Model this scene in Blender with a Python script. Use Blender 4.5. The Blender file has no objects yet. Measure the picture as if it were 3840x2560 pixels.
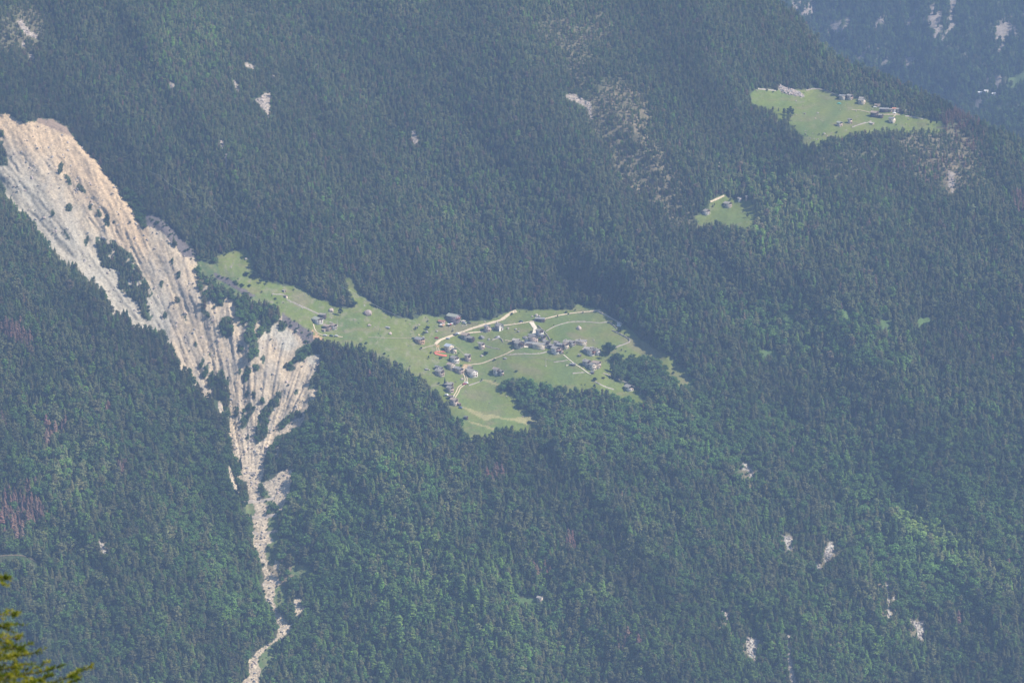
import bpy, math, random
import numpy as np
random.seed(7)
RNG = np.random.default_rng(7)
sc = bpy.context.scene
COL = sc.collection
R = math.radians

# ------------------------------------------------------------------ camera
F = 13333.0                      # focal length in full-size photo pixels (3840 wide)
PITCH = R(12.0)
CAMZ = 1600.0
cp, sp = math.cos(PITCH), math.sin(PITCH)

def ray(u, v):
    a = (np.asarray(u, float) - 1920.0) / F
    b = (1280.0 - np.asarray(v, float)) / F
    return a, cp + b * sp, -sp + b * cp

def at_depth(u, v, D):
    x, y, z = ray(u, v)
    return x * D, y * D, z * D + CAMZ

# ------------------------------------------------------------------ noise
_perm = np.random.default_rng(11).permutation(512)
_perm = np.concatenate([_perm, _perm, _perm])
_ang = np.random.default_rng(12).uniform(0, 2 * np.pi, 512)
_gx, _gy = np.cos(_ang), np.sin(_ang)

def perlin(x, y):
    x = np.asarray(x, float); y = np.asarray(y, float)
    xi = np.floor(x).astype(np.int64); yi = np.floor(y).astype(np.int64)
    xf = x - xi; yf = y - yi
    u = xf * xf * xf * (xf * (xf * 6 - 15) + 10)
    v = yf * yf * yf * (yf * (yf * 6 - 15) + 10)
    def g(ix, iy, dx, dy):
        h = _perm[_perm[ix & 511] + (iy & 511)]
        return _gx[h] * dx + _gy[h] * dy
    n00 = g(xi, yi, xf, yf); n10 = g(xi + 1, yi, xf - 1, yf)
    n01 = g(xi, yi + 1, xf, yf - 1); n11 = g(xi + 1, yi + 1, xf - 1, yf - 1)
    a = n00 + u * (n10 - n00); b = n01 + u * (n11 - n01)
    return (a + v * (b - a)) * 1.5

def fbm(x, y, octaves=4, gain=0.5, ridged=False):
    s = 0.0; amp = 1.0; tot = 0.0; f = 1.0
    for k in range(octaves):
        n = perlin(x * f + 17.3 * k, y * f - 9.1 * k)
        if ridged: n = 1.0 - 2.0 * np.abs(n)
        s = s + amp * n; tot += amp; amp *= gain; f *= 2.03
    return s / tot

def sstep(a, b, x):
    t = np.clip((x - a) / (b - a), 0, 1)
    return t * t * (3 - 2 * t)

def in_poly(pts, u, v):
    """points inside polygon, vectorised"""
    u = np.asarray(u, float); v = np.asarray(v, float)
    shp = u.shape
    uf = u.ravel(); vf = v.ravel()
    P = np.array(pts, float)
    res = np.zeros(uf.shape, bool)
    sel = (uf >= P[:, 0].min()) & (uf <= P[:, 0].max()) & (vf >= P[:, 1].min()) & (vf <= P[:, 1].max())
    x = uf[sel]; y = vf[sel]; ins = np.zeros(x.shape, bool)
    n = len(P); j = n - 1
    for i in range(n):
        xi, yi = P[i]; xj, yj = P[j]
        if yi != yj:
            c = ((yi > y) != (yj > y)) & (x < (xj - xi) * (y - yi) / (yj - yi) + xi)
            ins ^= c
        j = i
    res[sel] = ins
    return res.reshape(shp)

def seg_dist(pts, u, v):
    """distance to a polyline and the side (positive = right/below when walking it)"""
    u = np.asarray(u, float); v = np.asarray(v, float)
    best = np.full(u.shape, 1e9); side = np.zeros(u.shape)
    for (x0, y0), (x1, y1) in zip(pts[:-1], pts[1:]):
        dx, dy = x1 - x0, y1 - y0
        t = np.clip(((u - x0) * dx + (v - y0) * dy) / (dx * dx + dy * dy), 0, 1)
        px, py = x0 + t * dx, y0 + t * dy
        d = np.hypot(u - px, v - py)
        m = d < best
        best = np.where(m, d, best)
        side = np.where(m, np.sign((u - x0) * dy - (v - y0) * dx), side)
    return best, side

def ell(u, v, cx, cy, rx, ry, rot=0.0):
    c, s = math.cos(R(rot)), math.sin(R(rot))
    x = (u - cx) * c + (v - cy) * s; y = -(u - cx) * s + (v - cy) * c
    return (x / rx) ** 2 + (y / ry) ** 2 < 1

# ------------------------------------------------------------------ map of the place (photo pixels are only used to read off where things stand)
RIDGE = [(-1300, -2600), (1000, -1150), (2000, -560), (2920, 0), (2990, 60), (3060, 135), (3110, 195), (3200, 240), (3330, 290), (3450, 345),
         (3560, 405), (3640, 440), (3840, 535), (4300, 800), (5100, 1300)]
def ridge_v(u):
    return np.interp(u, [p[0] for p in RIDGE], [p[1] for p in RIDGE])

RIB = [(-700, 60), (-200, 520), (0, 700), (80, 790), (150, 880), (241, 990), (300, 1040), (367, 1080), (431, 1180), (494, 1215), (574, 1235), (603, 1260), (655, 1330), (711, 1400),
       (770, 1480), (850, 1500), (866, 1586), (869, 1663), (883, 1720), (905, 1830), (930, 1880), (950, 1960), (955, 2040), (975, 2098),
       (985, 2150), (990, 2220), (1022, 2280), (1042, 2350), (1035, 2395), (960, 2450), (930, 2490), (900, 2580), (860, 2750), (800, 3300)]

SCREE = [(-300, 330), (-60, 415), (10, 430), (35, 425), (60, 447), (95, 465), (140, 452), (185, 455), (235, 472), (270, 510), (300, 545), (330, 580), (370, 610), (390, 650),
         (415, 680), (445, 705), (445, 735), (470, 752), (500, 800), (528, 850), (552, 850), (565, 832), (620, 880), (665, 940), (735, 955),
         (738, 1060), (752, 1108), (750, 1157), (770, 1184), (776, 1130), (792, 1126), (819, 1146), (837, 1146), (848, 1112), (868, 1126), (886, 1157),
         (890, 1188), (912, 1229), (928, 1197), (939, 1215), (917, 1242), (915, 1278), (933, 1300), (930, 1336), (928, 1366), (935, 1362), (953, 1340),
         (970, 1333), (970, 1300), (966, 1278), (993, 1246), (1015, 1224), (1046, 1202), (1060, 1180), (1091, 1200), (1176, 1250), (1180, 1273),
         (1136, 1300), (1104, 1318), (1104, 1358), (1136, 1354), (1154, 1331), (1200, 1329), (1198, 1362), (1185, 1389), (1162, 1420), (1158, 1452),
         (1156, 1496), (1151, 1532), (1140, 1568), (1127, 1595), (1082, 1617), (1046, 1630), (1029, 1636), (1011, 1675), (997, 1711), (988, 1746), (992, 1761),
         (978, 1807), (964, 1828), (975, 1853), (992, 1877), (1006, 1898), (1003, 1916), (1001, 1951), (1003, 2007), (1024, 2028), (999, 2042),
         (996, 2074), (1000, 2099), (1006, 2144), (1029, 2151), (1035, 2170), (1052, 2180), (1032, 2206), (1027, 2245), (1032, 2274), (1045, 2284),
         (1078, 2317), (1078, 2343), (1097, 2343), (1084, 2369), (1058, 2391), (1019, 2414), (990, 2440), (967, 2466), (977, 2512), (970, 2538),
         (985, 2640), (960, 2900), (880, 2900), (890, 2620), (905, 2560), (935, 2531), (938, 2505), (931, 2476), (951, 2453), (980, 2430), (1026, 2404), (1042, 2372),
         (1042, 2343), (1029, 2310), (1022, 2271), (996, 2248), (993, 2213), (974, 2187), (990, 2180), (993, 2151), (980, 2135), (992, 2116),
         (975, 2098), (964, 2067), (950, 2035), (954, 1979), (946, 1951), (957, 1923), (954, 1884), (936, 1870), (932, 1846), (925, 1800), (901, 1800),
         (894, 1758), (883, 1705), (869, 1663), (863, 1586), (859, 1519), (863, 1452), (841, 1416), (815, 1438), (792, 1474), (770, 1461), (720, 1407),
         (711, 1376), (680, 1362), (658, 1327), (649, 1273), (603, 1245), (574, 1211), (540, 1217), (494, 1200), (476, 1154), (431, 1165), (413, 1125),
         (396, 1090), (367, 1039), (321, 1027), (287, 981), (241, 970), (195, 913), (149, 855), (115, 809), (80, 775), (46, 740), (0, 671), (-60, 600), (-300, 420)]
SCREE2 = [(1052, 1765), (1097, 1758), (1094, 1782), (1087, 1846), (1055, 1916), (1034, 1888), (1010, 1853), (985, 1811), (1017, 1796)]
SCREE3 = [[(1100, 2245), (1125, 2240), (1140, 2280), (1118, 2315), (1105, 2300)], [(1010, 1600), (1035, 1590), (1025, 1660), (1008, 1680)],
          [(1035, 1680), (1052, 1672), (1050, 1690), (1030, 1720)], [(1025, 2100), (1050, 2110), (1045, 2140), (1028, 2135)], [(1160, 1455), (1190, 1460), (1180, 1500), (1160, 1500)],
          [(812, 1495), (825, 1495), (842, 1550), (828, 1560)], [(860, 1740), (880, 1780), (892, 1850), (875, 1830), (862, 1790)],
          [(955, 1230), (975, 1190), (978, 1215), (965, 1270)], [(765, 1075), (785, 1065), (780, 1085), (762, 1092)]]
ISLANDS = [[(356, 890), (425, 901), (494, 958), (574, 1096), (551, 1131), (517, 1142), (448, 1085), (442, 1016), (379, 999), (367, 941)],
           [(1055, 1474), (1051, 1514), (1029, 1528), (1011, 1554), (1002, 1626), (966, 1670), (953, 1644), (970, 1563), (993, 1519), (1029, 1487)],
           [(957, 1532), (939, 1554), (921, 1599), (904, 1612), (904, 1572), (912, 1532), (939, 1501)],
           [(1127, 1537), (1073, 1599), (1046, 1621), (1046, 1586), (1087, 1545)],
           [(470, 735), (490, 738), (545, 790), (560, 835), (535, 865), (512, 830), (490, 780)],
           [(-60, 480), (12, 490), (22, 560), (35, 620), (-60, 630)],
           [(925, 1370), (945, 1390), (925, 1430), (906, 1445), (912, 1416)], [(520, 1140), (550, 1135), (575, 1190), (560, 1205), (530, 1185)]]
ISLAND_E = [(228, 630, 9, 26, 10), (255, 672, 8, 24, -30), (304, 706, 20, 10, 45), (402, 828, 10, 26, 0), (258, 778, 11, 16, 0), (198, 803, 8, 12, 0), (850, 1224, 27, 40, 0), (901, 1307, 11, 14, 0),
            (756, 1362, 8, 22, 15), (770, 1394, 8, 26, 10), (792, 1425, 12, 36, 5), (823, 1443, 20, 60, 5), (852, 1434, 9, 18, 0), (959, 1378, 11, 14, 0),
            (988, 1345, 7, 18, 15), (1087, 1376, 24, 14, 30), (1109, 1350, 26, 12, -30), (886, 1545, 8, 24, 10), (1122, 1554, 12, 14, 0), (1045, 1475, 12, 10, 0),
            (665, 1125, 10, 14, 0), (605, 1068, 8, 14, 0), (670, 1030, 8, 16, 20), (645, 980, 6, 14, 0), (620, 1180, 8, 14, 0), (610, 1255, 16, 18, 0), (780, 1180, 8, 14, 0), (370, 800, 8, 14, -20),
            (340, 775, 6, 12, 0), (325, 900, 8, 20, 20), (250, 880, 5, 24, -30), (1010, 1235, 6, 20, 25), (1060, 1220, 16, 26, 30), (985, 1500, 10, 14, 0), (950, 1480, 9, 14, 0), (925, 1480, 8, 14, 10), (925, 1640, 5, 14, 20), (900, 1390, 7, 10, 0),
            (1038, 1515, 8, 12, 0), (1112, 1470, 10, 8, -40), (790, 1330, 5, 8, 0), (735, 1290, 5, 8, 0), (695, 1195, 5, 9, 0)]
SOIL = [[(545, 798), (608, 821), (735, 945), (735, 965), (689, 962), (608, 872), (551, 844)],
        [(1060, 1172), (1091, 1197), (1176, 1246), (1178, 1278), (1146, 1300), (1122, 1262), (1087, 1232), (1058, 1196)],
        [(138, 445), (200, 450), (250, 478), (275, 515), (240, 500), (180, 475), (140, 462)], [(800, 1020), (850, 1040), (900, 1075), (960, 1110), (930, 1115), (860, 1070), (810, 1045)]]
MEADOW = [(815, 960), (870, 945), (900, 935), (925, 935), (945, 975), (955, 1010), (990, 1055), (1060, 1070), (1130, 1075), (1170, 1115), (1225, 1130), (1255, 1150),
          (1300, 1158), (1334, 1146), (1322, 1110), (1292, 1038), (1312, 1042), (1346, 1092), (1376, 1122), (1410, 1150), (1450, 1172), (1485, 1192), (1560, 1196), (1590, 1178), (1640, 1190),
          (1700, 1185), (1760, 1203), (1840, 1200), (1880, 1180), (1940, 1160), (2000, 1162), (2060, 1163), (2150, 1160), (2165, 1138), (2220, 1153), (2250, 1160),
          (2280, 1180), (2330, 1212), (2370, 1240), (2400, 1270), (2445, 1300), (2490, 1325), (2530, 1355), (2570, 1395), (2592, 1432), (2545, 1432), (2505, 1385),
          (2480, 1345), (2420, 1325), (2330, 1320), (2300, 1340), (2290, 1400), (2305, 1430), (2370, 1445), (2425, 1490), (2400, 1492), (2330, 1480), (2270, 1458),
          (2200, 1450), (2150, 1445), (2080, 1445), (2030, 1428), (1960, 1412), (1920, 1408), (1890, 1420), (1862, 1448), (1880, 1465), (1915, 1475), (1937, 1492),
          (1935, 1530), (1985, 1548), (2010, 1575), (2018, 1597), (1950, 1600), (1900, 1590), (1850, 1600), (1852, 1620), (1800, 1625), (1765, 1640), (1742, 1605),
          (1735, 1575), (1695, 1545), (1676, 1505), (1655, 1480), (1640, 1462), (1600, 1432), (1580, 1400), (1540, 1380), (1500, 1360), (1450, 1340), (1420, 1322),
          (1370, 1290), (1300, 1272), (1220, 1272), (1180, 1250), (1130, 1212), (1085, 1190), (1060, 1172), (1040, 1140), (1000, 1110), (950, 1080), (900, 1060),
          (850, 1030), (825, 1000)]
UPMEADOW = [(2820, 382), (2813, 350), (2840, 333), (2920, 340), (3000, 340), (3060, 332), (3110, 345), (3150, 365), (3240, 375), (3290, 395), (3350, 418), (3430, 440),
            (3530, 458), (3540, 470), (3500, 478), (3400, 474), (3340, 475), (3240, 485), (3160, 497), (3100, 512), (3050, 530), (3030, 530), (3000, 492), (2950, 455),
            (2920, 432), (2900, 412), (2860, 395)]
MIDMEADOW = [(2662, 762), (2690, 738), (2720, 728), (2740, 745), (2765, 748), (2812, 746), (2826, 775), (2838, 795), (2822, 818), (2824, 836), (2795, 850), (2740, 832),
             (2690, 825), (2660, 822), (2620, 836), (2605, 810), (2650, 798), (2660, 775)]
CLEAR = [(835, 1040, 105, 22, 32), (975, 1105, 70, 16, 24), (2885, 1322, 38, 12, 8), (2965, 1190, 22, 12, 0), (3175, 1175, 26, 12, 50), (3330, 1215, 30, 14, 20), (3465, 1205, 30, 12, 0), (2575, 1425, 30, 14, 10), (1130, 2135, 38, 18, 20), (1000, 2470, 26, 50, 20), (1025, 1990, 22, 80, 0),
         (1020, 2060, 26, 40, -10), (940, 1905, 18, 22, 0), (1050, 2230, 34, 40, 0), (1010, 1860, 18, 25, 0), (3825, 285, 40, 20, -25), (3590, 1010, 8, 30, 10), (1985, 2250, 60, 10, 0)]
TALUS = [[(950, 370), (975, 368), (990, 350), (1015, 352), (1013, 420), (1007, 445), (995, 420), (975, 395)], [(912, 232), (935, 240), (957, 250), (950, 262), (925, 255)],
         [(2115, 358), (2150, 352), (2180, 368), (2215, 385), (2225, 470), (2212, 440), (2200, 405), (2180, 392), (2150, 380)], [(62, 82), (80, 72), (95, 95), (112, 120), (140, 128), (135, 147), (100, 130), (78, 105)],
         [(105, 203), (125, 205), (135, 228), (118, 225)], [(1540, 492), (1560, 490), (1568, 535), (1552, 545), (1543, 520)], [(824, 525), (842, 530), (838, 560), (826, 552)], [(843, 575), (854, 578), (850, 628), (842, 620)],
         [(630, 303), (655, 315), (652, 335), (635, 325)], [(870, 300), (885, 300), (900, 345), (885, 335)], [(3553, 640), (3582, 648), (3578, 700), (3572, 728), (3560, 700)],
         [(2915, 318), (2945, 328), (3010, 352), (3018, 364), (2960, 356), (2930, 346)], [(80, 160), (90, 155), (98, 175), (84, 175)], [(1015, 285), (1032, 285), (1028, 300)], [(640, 318), (655, 312), (650, 325)],
         [(2952, 2375), (2965, 2380), (2962, 2440), (2972, 2500), (2990, 2570), (2968, 2570), (2955, 2500)], [(2700, 1015), (2712, 1015), (2708, 1050)], [(2690, 600), (2700, 610), (2694, 645)]]
CLIFF = [[(2783, 1735), (2800, 1738), (2812, 1760), (2826, 1742), (2822, 1790), (2812, 1795), (2800, 1762), (2786, 1762)], [(2925, 2000), (2945, 2012), (2968, 2005), (2972, 2050), (2965, 2070), (2945, 2045)],
         [(3092, 2060), (3115, 2030), (3128, 2040), (3120, 2080), (3100, 2110), (3085, 2095)], [(3050, 2105), (3070, 2110), (3085, 2140), (3060, 2135)], [(3327, 2120), (3338, 2125), (3334, 2200), (3340, 2300), (3330, 2320), (3326, 2200)],
         [(3410, 2320), (3440, 2330), (3468, 2325), (3462, 2390), (3450, 2400), (3430, 2350)], [(2797, 2385), (2850, 2400), (2835, 2440), (2838, 2480), (2810, 2465), (2800, 2420)],
         [(367, 2025), (378, 2028), (398, 2060), (395, 2078), (375, 2050)], [(3295, 2205), (3303, 2210), (3300, 2240)], [(3345, 2225), (3360, 2230), (3352, 2245)], [(3410, 2125), (3418, 2120), (3415, 2150)],
         [(3225, 2370), (3240, 2375), (3236, 2400)], [(2706, 2290), (2735, 2300), (2730, 2340), (2715, 2325)]]
SPARSE = [(2110, 120, 100, 70, 20, .38), (2170, 230, 55, 120, -15, .45), (2330, 440, 120, 150, -20, .56), (2400, 620, 110, 130, -20, .54), (2490, 700, 100, 90, 20, .5), (2540, 790, 70, 80, 0, .42), (1870, 960, 90, 30, 25, .4), (80, 120, 90, 110, 30, .4), (3560, 600, 160, 130, 20, .5), (3450, 540, 90, 40, 0, .5),
          (1060, 2150, 70, 60, 0, .6), (620, 1500, 0.1, 0.1, 0, 0), (3330, 2220, 60, 130, 0, .45), (1970, 1120, 140, 30, 0, .35), (3170, 620, 200, 60, -10, .3), (2250, 100, 60, 60, 0, .35),
          (1200, 1900, 0.1, 0.1, 0, 0), (2690, 1450, 60, 24, 20, .4), (720, 1080, 100, 60, 30, .35), (3100, 2450, 80, 90, 0, .35), (2948, 2045, 42, 55, 0, .55), (3095, 2085, 50, 60, 0, .55), (3335, 2230, 30, 120, 0, .5), (3440, 2365, 50, 55, 0, .5), (2825, 2440, 45, 65, 0, .5), (2805, 1780, 36, 60, 0, .45), (385, 2055, 26, 40, 0, .5), (2965, 2480, 24, 120, 0, .4), (2700, 2380, 60, 80, 0, .35), (2560, 2450, 60, 60, 0, .3), (3570, 660, 50, 80, 0, .6)]
BROWN = [(60, 1275, 70, 30, 25, .85), (20, 1250, 30, 24, 0, .8), (75, 1940, 90, 85, 0, .7), (110, 1860, 30, 50, 20, .5), (185, 1640, 26, 50, 0, .55), (235, 1610, 22, 18, 0, .5), (15, 1610, 18, 30, 0, .5), (455, 1770, 24, 40, 0, .45), (40, 2010, 40, 30, 0, .5),
         (1855, 1800, 26, 38, 20, .6), (2150, 2055, 26, 36, -15, .6), (2045, 2165, 55, 36, 0, .4), (3590, 462, 60, 46, -20, .95), (3640, 520, 60, 60, 0, .3), (3500, 640, 120, 60, 0, .2), (3830, 770, 30, 40, 0, .5), (3415, 1785, 7, 22, 0, .8), (405, 1560, 12, 30, 0, .3), (2350, 2430, 60, 60, 0, .25), (3560, 2330, 60, 20, 0, .3), (1240, 400, 6, 12, 0, .6)]
# how broad-leaved, how pale green
BROAD = [(1000, 2000, 420, 500, 0, .75), (500, 2350, 260, 200, 0, .5), (850, 1300, 140, 180, 0, .7), (2450, 1400, 190, 90, 15, .97), (2000, 1480, 170, 80, 20, .9), (1850, 1680, 260, 70, 0, .5), (2560, 1660, 600, 150, 10, .75), (3500, 2000, 420, 330, 35, .85),
         (1500, 1850, 250, 200, 0, .55), (3050, 1250, 360, 90, 15, .7), (2200, 2250, 130, 60, 0, .75), (1300, 1550, 260, 160, 0, .25), (300, 1700, 300, 200, 0, .45), (620, 1620, 140, 120, 0, .6), (960, 1300, 100, 140, 0, .85), (3700, 1900, 300, 400, 0, .5),
         (2720, 1650, 300, 160, 0, .8), (800, 1050, 80, 100, 40, .8), (1100, 1330, 70, 60, 0, .7), (2250, 2400, 200, 80, 0, .4), (2100, 1500, 200, 50, 0, .9), (700, 2100, 150, 200, 0, .6), (510, 800, 40, 80, -30, .95)]
PALE = [(3450, 1990, 110, 50, 25, .6), (3600, 2080, 110, 60, 30, .6), (3750, 2180, 120, 70, 30, .5), (720, 120, 110, 140, 40, .25), (690, 170, 70, 100, 30, .22), (2950, 760, 120, 130, 40, .3), (600, 2080, 80, 60, 0, .4), (1150, 1900, 100, 100, 0, .4), (2250, 2230, 60, 30, 0, .6), (740, 760, 80, 50, 35, .4),
        (620, 660, 60, 60, 0, .3), (2380, 2050, 80, 100, 0, .4), (340, 130, 60, 120, 20, .2), (1400, 30, 200, 60, 0, .3), (3150, 1150, 60, 50, 0, .5), (250, 1800, 60, 90, 0, .35)]
LARCH = [(2900, 750, 260, 230, 30, .5), (1350, 120, 500, 120, 0, .3), (1900, 700, 500, 250, 25, .35), (1500, 2300, 600, 260, 0, .55), (700, 200, 200, 200, 0, .5), (3000, 2400, 500, 180, 0, .5), (2450, 1250, 150, 120, 40, .6), (3250, 700, 300, 160, 0, .5)]

def soft(lst, u, v):
    m = np.zeros(np.shape(u))
    for cx, cy, rx, ry, rot, w in lst:
        c, s = math.cos(R(rot)), math.sin(R(rot))
        x = (u - cx) * c + (v - cy) * s; y = -(u - cx) * s + (v - cy) * c
        d = np.sqrt((x / rx) ** 2 + (y / ry) ** 2)
        m = np.maximum(m, w * (1 - sstep(0.7, 1.25, d)))
    return m

def warp(u, v, a=1.0):
    return (u + a * (5 * perlin(u / 24, v / 24) + 3 * perlin(u / 9 + 7, v / 9) + 3 * perlin(u / 60, v / 60 + 3)),
            v + a * (5 * perlin(u / 24 + 50, v / 24) + 3 * perlin(u / 9 + 70, v / 9) + 3 * perlin(u / 60, v / 60 + 30)))

def m_islands(u, v):
    m = np.zeros(np.shape(u), bool)
    for p in ISLANDS: m |= in_poly(p, u, v)
    m &= fbm(u / 26 + 3, v / 36, 2) > -.32
    for e in ISLAND_E: m |= ell(u, v, *e)
    return m
def m_scree(u, v):
    m = in_poly(SCREE, u, v) | in_poly(SCREE2, u, v)
    m &= ~m_islands(u, v)
    for p in SCREE3: m |= in_poly(p, u, v)
    return m
def m_meadow(u, v):
    m = in_poly(MEADOW, u, v) | in_poly(UPMEADOW, u, v) | in_poly(MIDMEADOW, u, v)
    m &= ~ell(u, v, 2955, 440, 30, 16) & ~ell(u, v, 938, 1028, 26, 8, 15)
    return m
def m_clear(u, v):
    m = np.zeros(np.shape(u), bool)
    for e in CLEAR: m |= ell(u, v, *e)
    return m
def m_talus(u, v):
    m = np.zeros(np.shape(u), bool)
    for p in TALUS: m |= in_poly(p, u, v)
    return m
def m_cliff(u, v):
    m = np.zeros(np.shape(u), bool)
    for p in CLIFF: m |= in_poly(p, u, v)
    return m
def m_soil(u, v):
    m = np.zeros(np.shape(u), bool)
    for p in SOIL: m |= in_poly(p, u, v)
    return m

# ------------------------------------------------------------------ the form of the mountainside
CU = np.arange(-1260, 5101, 30.0); CV = np.arange(3300, -1201, -30.0)      # coarse lattice
CUU, CVV = np.meshgrid(CU, CV)
def blur(a, n):
    k = np.ones(2 * n + 1) / (2 * n + 1)
    a = np.apply_along_axis(lambda r: np.convolve(np.pad(r, n, mode='edge'), k, 'valid'), 0, a)
    return np.apply_along_axis(lambda r: np.convolve(np.pad(r, n, mode='edge'), k, 'valid'), 1, a)

def solve_depth():
    theta = PITCH + np.arctan((CVV - 1280) / F)
    s = np.full(CUU.shape, 37.0)
    mead = blur(in_poly(MEADOW, CUU, CVV).astype(float), 1)
    upm = blur(in_poly(UPMEADOW, CUU, CVV).astype(float), 1)
    mid = blur(in_poly(MIDMEADOW, CUU, CVV).astype(float), 1)
    scr = blur(in_poly(SCREE, CUU, CVV).astype(float), 1)
    s = s * (1 - mead) + 15 * mead
    s = s * (1 - upm) + 15 * upm
    s = s * (1 - mid) + 18 * mid
    s = s + 6 * scr
    s += 4 * fbm(CUU / 700, CVV / 700, 3)
    rg = CVV - ridge_v(CUU)
    s = np.where(rg < 160, 24 + (s - 24) * np.clip(rg / 160, 0, 1), s)
    s = np.where((CVV < 900) & (CUU > 2300), s - 5, s)
    gv = 30.0 / F / np.tan(theta + np.radians(s))          # d lnD per row (upwards)
    gu = np.full(CUU.shape, 30.0 * 0.000021)
    L = np.log(3150 + 0.07 * CUU[0])[None, :] + np.cumsum(gv, axis=0) - gv[0]
    wv = 0.25 + 3.0 * np.maximum(np.maximum(mead, upm), mid) + 0.6 * scr
    wu = 0.35 + 0.0 * s
    gvm = 0.5 * (gv[1:] + gv[:-1]); wvm = 0.5 * (wv[1:] + wv[:-1]); wum = 0.5 * (wu[:, 1:] + wu[:, :-1]); gum = 0.5 * (gu[:, 1:] + gu[:, :-1])
    anchor = np.zeros(L.shape); anchor[0] = 0.05
    tgt = L.copy()
    def A(x):
        y = anchor * x
        dv = wvm * (x[1:] - x[:-1]); y[1:] += dv; y[:-1] -= dv
        du = wum * (x[:, 1:] - x[:, :-1]); y[:, 1:] += du; y[:, :-1] -= du
        return y
    b = anchor * tgt
    dv = wvm * gvm; b[1:] += dv; b[:-1] -= dv
    du = wum * gum; b[:, 1:] += du; b[:, :-1] -= du
    x = L.copy(); r = b - A(x); p = r.copy(); rs = (r * r).sum()
    for _ in range(500):
        Ap = A(p); al = rs / (p * Ap).sum()
        x += al * p; r -= al * Ap; rn = (r * r).sum()
        if rn < 1e-13: break
        p = r + rn / rs * p; rs = rn
    return np.exp(x)
DC = solve_depth()

def coarse_depth(u, v):
    x = np.clip((u - CU[0]) / 30, 0, len(CU) - 1.001); y = np.clip((CV[0] - v) / 30, 0, len(CV) - 1.001)
    xi = x.astype(int); yi = y.astype(int); xf = x - xi; yf = y - yi
    xf2 = xf; yf2 = yf
    return (DC[yi, xi] * (1 - xf2) * (1 - yf2) + DC[yi, xi + 1] * xf2 * (1 - yf2) + DC[yi + 1, xi] * (1 - xf2) * yf2 + DC[yi + 1, xi + 1] * xf2 * yf2)

def relief(u, v):
    """metres added to the distance: ravine, ribs, erosion flutes, small ups and downs"""
    d, side = seg_dist(RIB, u, v)
    sd = d * side                                     # + to the left of / below the rib line
    sd = np.where(side == 0, d, sd)
    # walking the line down-right, the left rib lies on one side
    left = in_poly(RIB + [(-3000, 3300), (-3000, 60)], u, v)
    A = np.interp(v, [300, 900, 1500, 1750, 2300, 3000], [26, 32, 22, 8, 6, 5])
    Wd = np.interp(v, [300, 1300, 1700, 2000, 3000], [330, 260, 140, 110, 90])
    g = np.where(left, A * (1 - sstep(2, 26, d)) - 0.25 * A * np.exp(-d / 160) * sstep(10, 40, d), A * np.exp(-d / Wd))
    # fall-line folds in the forest
    a = (u * 0.86 - v * 0.5); b = (u * 0.5 + v * 0.86)
    a2 = (u * 0.77 - v * 0.64); b2 = (u * 0.64 + v * 0.77)
    folds = 9 * fbm(a / 230, b / 900, 3, ridged=True) + 40 * WIDEBLEND(u, v) * fbm(a2 / 760 + .37, b2 / 2600 + .2, 2, gain=.4, ridged=True) + 12 * fbm(u / 620, v / 620, 2) + 2.2 * fbm(u / 60, v / 60, 3)
    d1, s1 = seg_dist([(1560, 1560), (1800, 1760), (2060, 2040), (2330, 2330), (2600, 2750)], u, v)
    folds = folds + 30 * WIDEBLEND(u, v) * np.exp(-(d1 / 190) ** 1.2) * sstep(1500, 1750, v)
    d1, s1 = seg_dist([(250, 1500), (520, 1800), (760, 2150), (860, 2500)], u, v)
    folds = folds + 22 * np.exp(-(d1 / 150) ** 1.2) * sstep(1300, 1600, v)
    torr = 1 - np.exp(-(d / 330) ** 2) * sstep(1350, 1600, v)
    g = g - folds * MEADBLEND(u, v) * (1 - 0.6 * SCREEBLEND(u, v)) * torr
    # flutes fan out from the foot of the slide
    ang = np.arctan2(u - 940, 1900 - v) + 0.008 * perlin(u / 160, v / 160) + 0.004 * perlin(u / 30, v / 30); rad = np.hypot(u - 940, v - 1900)
    fl = fbm(ang * 62, rad / 260, 3, ridged=True); fl2 = fbm(ang * 24 + 5, rad / 420, 2, ridged=True)
    w = SCREEBLEND(u, v) * sstep(1780, 1650, v)
    g = g - w * (0.55 + 0.75 * np.clip(fbm(u / 150 + 9, v / 120, 3) + .5, 0, 1)) * (1.6 * fl * (0.5 + np.clip(fbm(u / 120, v / 120, 2) + .5, 0, 1)) + 1.9 * fl2 + 2.8 * np.clip(fbm(ang * 9 + 2, rad / 500, 2, ridged=True), -.2, 1))
    rub = fbm(u / 16, v / 12, 3)
    g = g - SCREEBLEND(u, v) * (0.8 * rub + 0.35 * perlin(u / 8, v / 7) + 1.0 * fbm((u + .5 * v) / 75, (v - .3 * u) / 60, 3, ridged=True))
    return g

_bm = blur((in_poly(MEADOW, CUU, CVV) | in_poly(UPMEADOW, CUU, CVV) | in_poly(MIDMEADOW, CUU, CVV)).astype(float), 1)
_fu = np.arange(-300, 1301, 10.0); _fv = np.arange(2900, 299, -10.0)
_fuu, _fvv = np.meshgrid(_fu, _fv)
_bs = blur(in_poly(SCREE, _fuu, _fvv).astype(float), 1)
def _samp(a, u, v, u0, v0, st):
    x = np.clip((u - u0) / st, 0, a.shape[1] - 1.001); y = np.clip((v0 - v) / st, 0, a.shape[0] - 1.001)
    xi = x.astype(int); yi = y.astype(int); xf = x - xi; yf = y - yi
    return a[yi, xi] * (1 - xf) * (1 - yf) + a[yi, xi + 1] * xf * (1 - yf) + a[yi + 1, xi] * (1 - xf) * yf + a[yi + 1, xi + 1] * xf * yf
def MEADBLEND(u, v): return 1.0 - 0.9 * _samp(_bm, u, v, CU[0], CV[0], 30.0)
_bw = np.clip(blur(_bm, 6) * 3.0, 0, 1)
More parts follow.
